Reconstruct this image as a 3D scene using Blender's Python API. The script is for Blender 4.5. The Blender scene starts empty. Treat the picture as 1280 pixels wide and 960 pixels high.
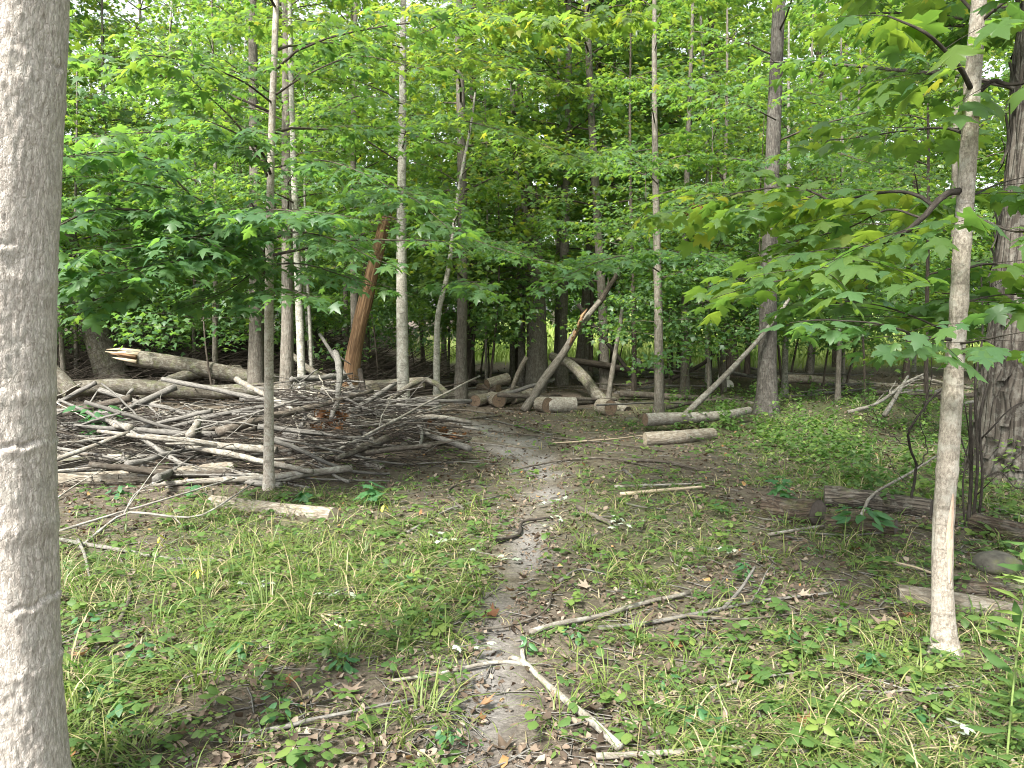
import bpy, math, random
import numpy as np
from mathutils import Vector

R = math.radians
random.seed(7)
rng = np.random.default_rng(11)
scene = bpy.context.scene
col = scene.collection

# ------------------------------------------------------------------ camera
F = 961.0                      # focal length in photo pixels (1280 wide)
PITCH = math.atan(80 / F)      # horizon sits 80 px above the middle
CAM = np.array([0.0, 0.0, 1.6])
cd = bpy.data.cameras.new("camera")
cd.sensor_width = 36.0
cd.lens = 36.0 * F / 1280.0
cd.clip_start = 0.05
cd.clip_end = 2000.0
cam = bpy.data.objects.new("camera", cd)
col.objects.link(cam)
cam.location = CAM
cam.rotation_euler = (R(90) - PITCH, 0, 0)
scene.camera = cam

# ------------------------------------------------------------------ sky, sun, exposure
SUN_EL, SUN_AZ = 50.0, 211.0    # degrees; azimuth clockwise from +Y (the view direction)
world = bpy.data.worlds.new("World")
scene.world = world
world.use_nodes = True
wn = world.node_tree.nodes
wl = world.node_tree.links
wn.clear()
sky = wn.new("ShaderNodeTexSky")
sky.sky_type = 'NISHITA'
sky.sun_disc = False
sky.sun_elevation = R(SUN_EL)
sky.sun_rotation = R(SUN_AZ)
sky.air_density = 1.0
sky.dust_density = 4.0
sky.ozone_density = 1.0
hs = wn.new("ShaderNodeHueSaturation")
hs.inputs['Saturation'].default_value = 0.25     # thin bright cloud: nearly white
bg = wn.new("ShaderNodeBackground")
bg.inputs['Strength'].default_value = 0.10
wo = wn.new("ShaderNodeOutputWorld")
wl.new(sky.outputs[0], hs.inputs['Color'])
wl.new(hs.outputs[0], bg.inputs['Color'])
wl.new(bg.outputs[0], wo.inputs['Surface'])

sd = bpy.data.lights.new("sun", 'SUN')
sd.energy = 3.0
sd.angle = R(10)
sd.color = (1.0, 0.95, 0.86)
sun = bpy.data.objects.new("sun", sd)
col.objects.link(sun)
_v = Vector((math.sin(R(SUN_AZ)) * math.cos(R(SUN_EL)), math.cos(R(SUN_AZ)) * math.cos(R(SUN_EL)), math.sin(R(SUN_EL))))
sun.rotation_euler = _v.to_track_quat('Z', 'Y').to_euler()
sun.location = _v * 40

scene.view_settings.view_transform = 'Standard'
scene.view_settings.look = 'None'
scene.view_settings.gamma = 1.0
scene.view_settings.exposure = 2.2
scene.view_settings.use_curve_mapping = False
scene.render.engine = 'CYCLES'
scene.cycles.use_denoising = True
scene.cycles.pixel_filter_type = 'BLACKMAN_HARRIS'
scene.cycles.filter_width = 1.0
scene.cycles.max_bounces = 7
scene.cycles.diffuse_bounces = 4
scene.cycles.glossy_bounces = 2
scene.cycles.transmission_bounces = 5
scene.cycles.transparent_max_bounces = 4
scene.cycles.sample_clamp_indirect = 6.0

# ------------------------------------------------------------------ small maths
def smooth(a, b, x):
    t = np.clip((np.asarray(x, float) - a) / (b - a), 0, 1)
    return t * t * (3 - 2 * t)

def _hash(i, j, k):
    n = (i * 374761393 + j * 668265263 + k * 2147483647 // 3) & 0x7fffffff
    n = (n ^ (n >> 13)) * 1274126177 & 0x7fffffff
    n = n ^ (n >> 16)
    return (n & 0xffff) / 65535.0

def vnoise(x, y, z=0.0):
    """smooth value noise 0..1"""
    x, y, z = np.broadcast_arrays(np.asarray(x, float), np.asarray(y, float), np.asarray(z, float))
    xi, yi, zi = np.floor(x).astype(np.int64), np.floor(y).astype(np.int64), np.floor(z).astype(np.int64)
    fx, fy, fz = x - xi, y - yi, z - zi
    fx, fy, fz = fx * fx * (3 - 2 * fx), fy * fy * (3 - 2 * fy), fz * fz * (3 - 2 * fz)
    r = 0
    for a in (0, 1):
        for b in (0, 1):
            for c in (0, 1):
                w = (fx if a else 1 - fx) * (fy if b else 1 - fy) * (fz if c else 1 - fz)
                r = r + w * _hash(xi + a, yi + b, zi + c)
    return r

def ray(px, py):
    u, v = (px - 640) / F, (480 - py) / F
    c, s = math.cos(PITCH), math.sin(PITCH)
    return np.array([u, c + v * s, -s + v * c])

def at(px, py, Y):
    d = ray(px, py)
    return CAM + d * (Y / d[1])

def project(p):
    """world points (n,3) -> px, py, depth"""
    q = np.atleast_2d(p) - CAM
    c, s = math.cos(PITCH), math.sin(PITCH)
    dep = q[:, 1] * c - q[:, 2] * s
    up = q[:, 1] * s + q[:, 2] * c
    dd = np.where(np.abs(dep) < 1e-4, 1e-4, dep)
    return 640 + F * q[:, 0] / dd, 480 - F * up / dd, dep

def flat(px, py):
    d = ray(px, py)
    t = -CAM[2] / d[2]
    return (CAM + d * t)[:2]

PATH = np.array([flat(*p) for p in ((640, 1150), (628, 955), (622, 860), (622, 780), (650, 700), (678, 640), (690, 600), (668, 568), (610, 540), (520, 522), (430, 510))])
PATHW = np.array([.11, .11, .105, .10, .10, .11, .14, .24, .36, .36, .3])

def path_dist(x, y):
    x, y = np.asarray(x, float), np.asarray(y, float)
    best = np.full(np.broadcast(x, y).shape, 99.0)
    for i in range(len(PATH) - 1):
        a, b = PATH[i], PATH[i + 1]
        ab = b - a
        t = np.clip(((x - a[0]) * ab[0] + (y - a[1]) * ab[1]) / (ab @ ab), 0, 1)
        d = np.hypot(x - a[0] - t * ab[0], y - a[1] - t * ab[1])
        w = PATHW[i] + t * (PATHW[i + 1] - PATHW[i])
        best = np.minimum(best, d / w)
    return best

def path_mask(x, y):
    n = vnoise(np.asarray(x) * 3.1 + 9, np.asarray(y) * 3.1) - .5
    return 1 - smooth(.35, 1.45, path_dist(x, y) + n * 2.0)

def height(x, y):
    x, y = np.asarray(x, float), np.asarray(y, float)
    near = 1 - smooth(60, 120, np.hypot(x, y))
    h = .16 * (vnoise(x * .35 + 3, y * .35 + 5) - .5) + .07 * (vnoise(x * 1.3, y * 1.3) - .5) + .025 * (vnoise(x * 5, y * 5) - .5)
    h = h * near - .03 * path_mask(x, y)
    h = h + 1.0 * smooth(15, 27, y) * smooth(-2.5, -7, x) * near
    h = h + 1.35 * smooth(23, 46, y) * smooth(-3, 5, x)
    h = h + 1.5 * smooth(70, 160, np.hypot(x, y))
    return h

def gp(px, py):
    """ground point seen at a photo pixel"""
    d = ray(px, py)
    lo, hi = 0.5, 90.0
    t = np.linspace(lo, hi, 600)
    P = CAM[None] + d[None] * t[:, None]
    below = np.nonzero(P[:, 2] < height(P[:, 0], P[:, 1]))[0]
    if len(below) == 0:
        return CAM + d * hi
    a, b = t[max(below[0] - 1, 0)], t[below[0]]
    for _ in range(12):
        m = (a + b) / 2
        p = CAM + d * m
        if p[2] < float(height(p[0], p[1])):
            b = m
        else:
            a = m
    return CAM + d * b

def gz(x, y):
    return float(height(x, y))

# ------------------------------------------------------------------ materials
def new_mat(name):
    m = bpy.data.materials.new(name)
    m.use_nodes = True
    n = m.node_tree.nodes
    n.clear()
    out = n.new("ShaderNodeOutputMaterial")
    return m, n, m.node_tree.links, out

def ramp(n, stops, interp='LINEAR'):
    r = n.new("ShaderNodeValToRGB")
    r.color_ramp.interpolation = interp
    e = r.color_ramp.elements
    while len(e) > 1:
        e.remove(e[-1])
    e[0].position = stops[0][0]
    e[0].color = (*stops[0][1], 1)
    for p, c in stops[1:]:
        k = e.new(p)
        k.color = (*c, 1)
    return r

def mixc(n, l, fac, a, b, blend='MIX'):
    m = n.new("ShaderNodeMix")
    m.data_type = 'RGBA'
    m.blend_type = blend
    for sock, v in ((m.inputs[0], fac), (m.inputs[6], a), (m.inputs[7], b)):
        if hasattr(v, 'is_output'):
            l.new(v, sock)
        else:
            sock.default_value = v if not isinstance(v, tuple) else (*v, 1)
    return m.outputs[2]

def math_n(n, l, op, a, b=None):
    m = n.new("ShaderNodeMath")
    m.operation = op
    for sock, v in ((m.inputs[0], a), (m.inputs[1], b)):
        if v is None:
            continue
        if hasattr(v, 'is_output'):
            l.new(v, sock)
        else:
            sock.default_value = v
    return m.outputs[0]

def noise(n, l, vec, scale, detail=5, rough=.6, mapscale=None):
    if mapscale:
        mp = n.new("ShaderNodeMapping")
        mp.inputs['Scale'].default_value = mapscale
        l.new(vec, mp.inputs['Vector'])
        vec = mp.outputs[0]
    t = n.new("ShaderNodeTexNoise")
    t.inputs['Scale'].default_value = scale
    t.inputs['Detail'].default_value = detail
    t.inputs['Roughness'].default_value = rough
    l.new(vec, t.inputs['Vector'])
    return t.outputs[0]

def bark(name, dark, mid, light, scale=40, stretch=.14, bump=.6, lichen=0.0, rings=0.0, ridge=.5, moss=0.0, lich_col=(.42, .43, .38)):
    """wood or bark running along the attribute bk (section x, section y, length)"""
    m, n, l, out = new_mat(name)
    at_ = n.new("ShaderNodeAttribute")
    at_.attribute_name = 'bk'
    oi = n.new("ShaderNodeObjectInfo")
    off = n.new("ShaderNodeVectorMath")
    off.operation = 'ADD'
    sc = math_n(n, l, 'MULTIPLY', oi.outputs['Random'], 37.0)
    l.new(at_.outputs['Vector'], off.inputs[0])
    l.new(sc, off.inputs[1])
    v = off.outputs[0]
    n1 = noise(n, l, v, scale, 6, .65, (1, 1, stretch))
    n2 = noise(n, l, v, scale * 3.2, 4, .6, (1, 1, stretch * 2.2))
    n3 = noise(n, l, v, 5.0, 3, .5)
    hgt = math_n(n, l, 'ADD', math_n(n, l, 'MULTIPLY', n1, .7), math_n(n, l, 'MULTIPLY', n2, .3))
    r = ramp(n, [(.34, dark), (.49, mid), (.63, light)])
    l.new(hgt, r.inputs[0])
    c = r.outputs[0]
    # big blotches
    c = mixc(n, l, math_n(n, l, 'MULTIPLY', n3, .55), c, mid)
    if ridge > 0:
        vo = n.new("ShaderNodeTexVoronoi")
        vo.feature = 'DISTANCE_TO_EDGE'
        mp = n.new("ShaderNodeMapping")
        mp.inputs['Scale'].default_value = (1, 1, stretch * 1.4)
        wob = n.new("ShaderNodeVectorMath")
        wob.operation = 'ADD'
        l.new(v, wob.inputs[0])
        l.new(math_n(n, l, 'MULTIPLY', n1, .03), wob.inputs[1])
        l.new(wob.outputs[0], mp.inputs[0])
        l.new(mp.outputs[0], vo.inputs['Vector'])
        vo.inputs['Scale'].default_value = scale * .9
        rr = ramp(n, [(0.0, (0, 0, 0)), (.16, (1, 1, 1))])
        l.new(vo.outputs['Distance'], rr.inputs[0])
        c = mixc(n, l, math_n(n, l, 'MULTIPLY', math_n(n, l, 'SUBTRACT', 1.0, rr.outputs[0]), ridge), c, dark)
        hgt = math_n(n, l, 'ADD', hgt, math_n(n, l, 'MULTIPLY', rr.outputs[0], ridge * .5))
    if rings > 0:
        n4 = noise(n, l, v, 26, 3, .6, (.25, .25, 1.0))
        r4 = ramp(n, [(.56, (0, 0, 0)), (.66, (1, 1, 1))])
        l.new(n4, r4.inputs[0])
        c = mixc(n, l, math_n(n, l, 'MULTIPLY', r4.outputs[0], rings), c, dark)
        hgt = math_n(n, l, 'ADD', hgt, math_n(n, l, 'MULTIPLY', r4.outputs[0], rings * .25))
    if lichen > 0:
        n5 = noise(n, l, v, 14, 6, .7)
        r5 = ramp(n, [(.5, (0, 0, 0)), (.58, (1, 1, 1))])
        l.new(n5, r5.inputs[0])
        c = mixc(n, l, math_n(n, l, 'MULTIPLY', r5.outputs[0], lichen), c, lich_col)
    if moss > 0:
        n6 = noise(n, l, v, 6, 6, .7)
        r6 = ramp(n, [(.52, (0, 0, 0)), (.62, (1, 1, 1))])
        l.new(n6, r6.inputs[0])
        c = mixc(n, l, math_n(n, l, 'MULTIPLY', r6.outputs[0], moss), c, (.10, .13, .03))
    # each thing a little lighter or darker
    bc = n.new("ShaderNodeBrightContrast")
    l.new(c, bc.inputs[0])
    hsv = n.new("ShaderNodeHueSaturation")
    l.new(c, hsv.inputs['Color'])
    l.new(math_n(n, l, 'ADD', .8, math_n(n, l, 'MULTIPLY', oi.outputs['Random'], .4)), hsv.inputs['Value'])
    n.remove(bc)
    p = n.new("ShaderNodeBsdfPrincipled")
    l.new(hsv.outputs[0], p.inputs['Base Color'])
    p.inputs['Roughness'].default_value = .9
    p.inputs['Specular IOR Level'].default_value = .2
    b = n.new("ShaderNodeBump")
    b.inputs['Strength'].default_value = bump
    b.inputs['Distance'].default_value = .015
    l.new(hgt, b.inputs['Height'])
    l.new(b.outputs[0], p.inputs['Normal'])
    l.new(p.outputs[0], out.inputs[0])
    return m

def leaf_mat(name, stops, trans, tfac=.45, rough=.45, spec=.35):
    """leaf: reflecting face plus light let through, hue from the per-leaf value lv"""
    m, n, l, out = new_mat(name)
    a = n.new("ShaderNodeAttribute")
    a.attribute_name = 'lv'
    r = ramp(n, stops)
    l.new(a.outputs['Fac'], r.inputs[0])
    r2 = ramp(n, trans)
    l.new(a.outputs['Fac'], r2.inputs[0])
    p = n.new("ShaderNodeBsdfPrincipled")
    l.new(r.outputs[0], p.inputs['Base Color'])
    p.inputs['Roughness'].default_value = rough
    p.inputs['Specular IOR Level'].default_value = spec
    t = n.new("ShaderNodeBsdfTranslucent")
    l.new(r2.outputs[0], t.inputs['Color'])
    mx = n.new("ShaderNodeMixShader")
    mx.inputs[0].default_value = tfac
    l.new(p.outputs[0], mx.inputs[1])
    l.new(t.outputs[0], mx.inputs[2])
    l.new(mx.outputs[0], out.inputs[0])
    return m

M = {}
M['maple_big'] = bark('bark_near_maple', (.24, .205, .17), (.64, .585, .53), (.86, .82, .76), 120, .24, .9, .2, .25, .30)
M['sapling'] = bark('bark_pale_sapling', (.08, .068, .054), (.31, .275, .23), (.54, .495, .43), 95, .5, .8, .45, .5, .15, lich_col=(.46, .45, .40))
M['banded'] = bark('bark_banded_grey', (.08, .075, .062), (.22, .21, .18), (.36, .35, .31), 45, .8, .45, .45, .7, .1)
M['grey'] = bark('bark_grey', (.055, .05, .04), (.135, .12, .1), (.22, .20, .17), 42, .16, .7, .12, .1, .5)
M['dark'] = bark('bark_dark', (.03, .025, .02), (.075, .062, .05), (.13, .11, .09), 38, .12, .8, 0, 0, .6)
M['darkgrey'] = bark('bark_dark_grey', (.03, .028, .025), (.082, .074, .065), (.145, .134, .118), 38, .13, .8, .1, .1, .6)
M['shag'] = bark('bark_shaggy', (.020, .017, .014), (.062, .054, .045), (.12, .108, .092), 17, .09, 1.0, .1, 0, .9)
M['wood'] = bark('wood_bare_orange', (.04, .022, .012), (.185, .112, .062), (.31, .21, .125), 26, .04, .9, 0, 0, .6)
M['rot'] = bark('wood_rotten', (.018, .014, .011), (.070, .052, .038), (.14, .11, .082), 44, .1, 1.0, .1, 0, .6, .3)
M['rotgrey'] = bark('wood_rotten_grey', (.016, .014, .011), (.07, .06, .048), (.145, .128, .106), 40, .06, 1.0, .1, 0, .8, .2)
M['log'] = bark('bark_log', (.06, .05, .038), (.185, .16, .125), (.30, .27, .22), 44, .16, .8, .2, .1, .5)
M['logdark'] = bark('bark_log_old', (.03, .026, .02), (.09, .08, .063), (.16, .145, .12), 40, .14, .8, .15, 0, .5, .25)
M['stick'] = bark('bark_stick', (.030, .029, .026), (.112, .106, .096), (.215, .207, .19), 70, .2, .5, .15, .2, .1, lich_col=(.24, .24, .21))
M['stickpale'] = bark('bark_stick_pale', (.06, .053, .043), (.165, .15, .125), (.28, .265, .235), 70, .3, .5, .45, .35, .1, lich_col=(.34, .345, .31))
M['stickwhite'] = bark('bark_stick_white', (.06, .055, .047), (.18, .168, .15), (.30, .29, .265), 70, .3, .5, .4, .4, .1, lich_col=(.34, .34, .31))
M['stickbrown'] = bark('bark_stick_brown', (.022, .019, .015), (.064, .054, .043), (.12, .103, .085), 70, .2, .4, .1, .1, .1)
M['barewood'] = bark('wood_bare_pale', (.16, .125, .09), (.34, .28, .20), (.48, .41, .30), 60, .06, .3, 0, 0, .1)
M['pinkwood'] = bark('wood_bare_pink', (.20, .13, .09), (.40, .29, .22), (.52, .41, .33), 60, .08, .5, 0, 0, .2)
M['vine'] = bark('bark_vine', (.012, .01, .008), (.035, .03, .025), (.075, .065, .055), 60, .3, .5, 0, 0, .2)

def cut_mat(name, a, b, edge):
    m, n, l, out = new_mat(name)
    t = n.new("ShaderNodeAttribute")
    t.attribute_name = 'bk'
    sep = n.new("ShaderNodeSeparateXYZ")
    l.new(t.outputs['Vector'], sep.inputs[0])
    oi = n.new("ShaderNodeObjectInfo")
    ov = n.new("ShaderNodeVectorMath")
    ov.operation = 'ADD'
    l.new(t.outputs['Vector'], ov.inputs[0])
    l.new(math_n(n, l, 'MULTIPLY', oi.outputs['Random'], 23.7), ov.inputs[1])
    nz = noise(n, l, ov.outputs[0], 26, 6, .7)
    cx = n.new("ShaderNodeCombineXYZ")
    l.new(sep.outputs[0], cx.inputs[0])
    l.new(sep.outputs[1], cx.inputs[1])
    ln = n.new("ShaderNodeVectorMath")
    ln.operation = 'LENGTH'
    l.new(cx.outputs[0], ln.inputs[0])
    rr = ln.outputs['Value']
    w = math_n(n, l, 'SINE', math_n(n, l, 'ADD', math_n(n, l, 'MULTIPLY', rr, 700.0), math_n(n, l, 'MULTIPLY', nz, 9.0)))
    r = ramp(n, [(.25, a), (.75, b)])
    l.new(math_n(n, l, 'ADD', math_n(n, l, 'MULTIPLY', w, .12), nz), r.inputs[0])
    c = mixc(n, l, math_n(n, l, 'MULTIPLY', sep.outputs[2], 1.0), r.outputs[0], edge)
    p = n.new("ShaderNodeBsdfPrincipled")
    l.new(c, p.inputs['Base Color'])
    p.inputs['Roughness'].default_value = .85
    l.new(p.outputs[0], out.inputs[0])
    return m

M['cutpale'] = cut_mat('wood_cut_pale', (.16, .13, .095), (.38, .33, .25), (.09, .07, .05))
M['cutbrown'] = cut_mat('wood_cut_brown', (.05, .035, .024), (.19, .13, .085), (.05, .04, .03))
M['cutdark'] = cut_mat('wood_cut_weathered', (.035, .028, .022), (.10, .08, .065), (.03, .025, .02))
M['cutwhite'] = cut_mat('wood_cut_white', (.55, .52, .47), (.78, .76, .71), (.3, .27, .22))

M['leaf'] = leaf_mat('leaf_maple', [(0, (.052, .112, .056)), (.5, (.064, .126, .044)), (.9, (.088, .145, .036)), (1, (.15, .17, .04))],  # first stop cooled to blue-green: sky sheen put into the leaf colour
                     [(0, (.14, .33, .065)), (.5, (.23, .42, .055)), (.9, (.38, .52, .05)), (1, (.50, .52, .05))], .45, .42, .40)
M['leafdead'] = leaf_mat('leaf_dead', [(0, (.045, .034, .026)), (.35, (.105, .078, .056)), (.6, (.175, .138, .105)), (.8, (.26, .225, .175)), (.88, (.27, .23, .18)), (.93, (.24, .12, .05)), (1, (.36, .25, .11))],
                         [(0, (.06, .03, .015)), (1, (.3, .16, .06))], .15, .75, .2)
M['leafpale'] = leaf_mat('leaf_pale_back', [(0, (.20, .245, .185)), (1, (.38, .42, .345))], [(0, (.3, .4, .2)), (1, (.4, .5, .3))], .2, .6, .25)
M['leafyellow'] = leaf_mat('leaf_yellow', [(0, (.40, .40, .05)), (1, (.60, .56, .10))], [(0, (.5, .5, .05)), (1, (.65, .6, .08))], .4, .5, .3)
M['leafrust'] = leaf_mat('leaf_rust', [(0, (.085, .040, .020)), (1, (.21, .105, .050))], [(0, (.15, .06, .02)), (1, (.3, .15, .05))], .3, .7, .2)
M['grass'] = leaf_mat('grass_blade', [(0, (.055, .095, .025)), (.6, (.125, .17, .045)), (.84, (.20, .225, .07)), (.88, (.28, .24, .13)), (1, (.38, .33, .21))],
                      [(0, (.09, .24, .03)), (.8, (.22, .38, .04)), (.9, (.3, .26, .1)), (1, (.35, .3, .15))], .35, .5, .35)
M['meadow'] = leaf_mat('meadow_blade', [(0, (.12, .19, .05)), (.6, (.22, .28, .08)), (1, (.40, .40, .17))],
                       [(0, (.2, .36, .05)), (1, (.4, .46, .1))], .35, .6, .2)
M['herb'] = leaf_mat('herb_leaf', [(0, (.040, .085, .025)), (.6, (.078, .140, .037)), (1, (.15, .205, .05))],
                     [(0, (.08, .24, .03)), (1, (.22, .42, .05))], .35, .5, .35)
M['seedling'] = leaf_mat('leaf_seedling', [(0, (.035, .105, .045)), (1, (.060, .15, .055))], [(0, (.08, .26, .05)), (1, (.14, .36, .06))], .35, .5, .4)

def stem_mat(name, c):
    m, n, l, out = new_mat(name)
    tc = n.new("ShaderNodeTexCoord")
    r = ramp(n, [(.3, tuple(x * .7 for x in c)), (.7, c)])
    l.new(noise(n, l, tc.outputs['Object'], 60, 3), r.inputs[0])
    p = n.new("ShaderNodeBsdfPrincipled")
    l.new(r.outputs[0], p.inputs['Base Color'])
    p.inputs['Roughness'].default_value = .6
    l.new(p.outputs[0], out.inputs[0])
    return m
M['stem'] = stem_mat('stem_green', (.17, .24, .07))

def rock_mat():
    m, n, l, out = new_mat('rock')
    tc = n.new("ShaderNodeTexCoord")
    v = tc.outputs['Object']
    n1 = noise(n, l, v, 9, 7, .65)
    r = ramp(n, [(.3, (.035, .032, .026)), (.55, (.085, .08, .064)), (.75, (.16, .15, .125))])
    l.new(n1, r.inputs[0])
    r2 = ramp(n, [(.5, (0, 0, 0)), (.62, (1, 1, 1))])
    l.new(noise(n, l, v, 5, 6, .7), r2.inputs[0])
    c = mixc(n, l, math_n(n, l, 'MULTIPLY', r2.outputs[0], .7), r.outputs[0], (.09, .105, .03))
    p = n.new("ShaderNodeBsdfPrincipled")
    l.new(c, p.inputs['Base Color'])
    p.inputs['Roughness'].default_value = .95
    b = n.new("ShaderNodeBump")
    b.inputs['Strength'].default_value = .6
    b.inputs['Distance'].default_value = .02
    l.new(n1, b.inputs['Height'])
    l.new(b.outputs[0], p.inputs['Normal'])
    l.new(p.outputs[0], out.inputs[0])
    return m
M['rock'] = rock_mat()

def ground_mat():
    m, n, l, out = new_mat('forest_soil')
    tc = n.new("ShaderNodeTexCoord")
    v = tc.outputs['Object']
    n1 = noise(n, l, v, 16, 8, .7)
    n2 = noise(n, l, v, 70, 5, .7)
    n3 = noise(n, l, v, 2.2, 4, .6)
    r = ramp(n, [(.30, (.028, .023, .018)), (.48, (.078, .063, .050)), (.62, (.14, .118, .096)), (.78, (.24, .21, .175))])
    l.new(math_n(n, l, 'ADD', math_n(n, l, 'MULTIPLY', n1, .6), math_n(n, l, 'MULTIPLY', n2, .4)), r.inputs[0])
    rp = ramp(n, [(.3, (.064, .060, .057)), (.5, (.165, .157, .150)), (.72, (.29, .28, .27))])
    l.new(math_n(n, l, 'ADD', math_n(n, l, 'MULTIPLY', n1, .5), math_n(n, l, 'MULTIPLY', n2, .5)), rp.inputs[0])
    a = n.new("ShaderNodeAttribute")
    a.attribute_name = 'path'
    c = mixc(n, l, a.outputs['Fac'], r.outputs[0], rp.outputs[0])
    a2 = n.new("ShaderNodeAttribute")
    a2.attribute_name = 'green'
    gcol = ramp(n, [(.35, (.028, .045, .014)), (.65, (.075, .105, .03))])
    l.new(n1, gcol.inputs[0])
    c = mixc(n, l, math_n(n, l, 'MULTIPLY', a2.outputs['Fac'], math_n(n, l, 'ADD', .15, math_n(n, l, 'MULTIPLY', n3, .8))), c, gcol.outputs[0])
    a3 = n.new("ShaderNodeAttribute")
    a3.attribute_name = 'meadow'
    c = mixc(n, l, a3.outputs['Fac'], c, (.20, .26, .07))
    p = n.new("ShaderNodeBsdfPrincipled")
    l.new(c, p.inputs['Base Color'])
    p.inputs['Roughness'].default_value = .95
    p.inputs['Specular IOR Level'].default_value = .15
    b = n.new("ShaderNodeBump")
    b.inputs['Strength'].default_value = .8
    b.inputs['Distance'].default_value = .02
    l.new(math_n(n, l, 'ADD', n1, math_n(n, l, 'MULTIPLY', n2, .6)), b.inputs['Height'])
    l.new(b.outputs[0], p.inputs['Normal'])
    l.new(p.outputs[0], out.inputs[0])
    return m
M['ground'] = ground_mat()

# ------------------------------------------------------------------ mesh helpers
def mesh_np(name, V, faces, attrs=None, smooth_=False):
    """faces: list of integer arrays (n,k) of constant k"""
    me = bpy.data.meshes.new(name)
    V = np.asarray(V, np.float32)
    me.vertices.add(len(V))
    me.vertices.foreach_set('co', V.ravel())
    faces = [np.asarray(f, np.int32) for f in faces if len(f)]
    loops = np.concatenate([f.ravel() for f in faces])
    tot = np.concatenate([np.full(len(f), f.shape[1], np.int32) for f in faces])
    start = np.concatenate([[0], np.cumsum(tot)[:-1]]).astype(np.int32)
    me.loops.add(len(loops))
    me.loops.foreach_set('vertex_index', loops)
    me.polygons.add(len(tot))
    me.polygons.foreach_set('loop_start', start)
    if smooth_:
        me.polygons.foreach_set('use_smooth', np.ones(len(tot), bool))
    for k, a in (attrs or {}).items():
        a = np.asarray(a, np.float32)
        if a.ndim == 1:
            d = me.attributes.new(k, 'FLOAT', 'POINT')
            d.data.foreach_set('value', a)
        else:
            d = me.attributes.new(k, 'FLOAT_VECTOR', 'POINT')
            d.data.foreach_set('vector', a.ravel())
    me.update(calc_edges=True)
    return me

def link(name, me, mat, parent=None, loc=(0, 0, 0)):
    o = bpy.data.objects.new(name, me)
    col.objects.link(o)
    if me is not None and mat is not None and len(me.materials) == 0:
        me.materials.append(M[mat] if isinstance(mat, str) else mat)
    o.location = loc
    if parent is not None:
        o.parent = parent
    return o

def tag(o, label, cat, group=None, kind=None):
    o['label'] = label
    if cat:
        o['category'] = cat
    if group:
        o['group'] = group
    if kind:
        o['kind'] = kind
    return o

def empty(name, loc, label, cat, group=None):
    o = bpy.data.objects.new(name, None)
    col.objects.link(o)
    o.location = loc
    o.empty_display_size = .2
    return tag(o, label, cat, group)

def resample(pts, n):
    pts = np.asarray(pts, float)
    seg = np.linalg.norm(np.diff(pts, axis=0), axis=1)
    s = np.concatenate([[0], np.cumsum(seg)])
    t = np.linspace(0, s[-1], n)
    # Catmull-Rom through the points
    out = []
    for u in t:
        i = min(max(int(np.searchsorted(s, u, side='right')) - 1, 0), len(pts) - 2)
        f = (u - s[i]) / max(seg[i], 1e-9)
        a, b = max(i - 1, 0), min(i + 2, len(pts) - 1)
        m1 = (pts[i + 1] - pts[a]) / max(s[i + 1] - s[a], 1e-9) * seg[i]
        m2 = (pts[b] - pts[i]) / max(s[b] - s[i], 1e-9) * seg[i]
        f2, f3 = f * f, f ** 3
        out.append((2 * f3 - 3 * f2 + 1) * pts[i] + (f3 - 2 * f2 + f) * m1 + (3 * f2 - 2 * f3) * pts[i + 1] + (f3 - f2) * m2)
    return np.array(out)

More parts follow.
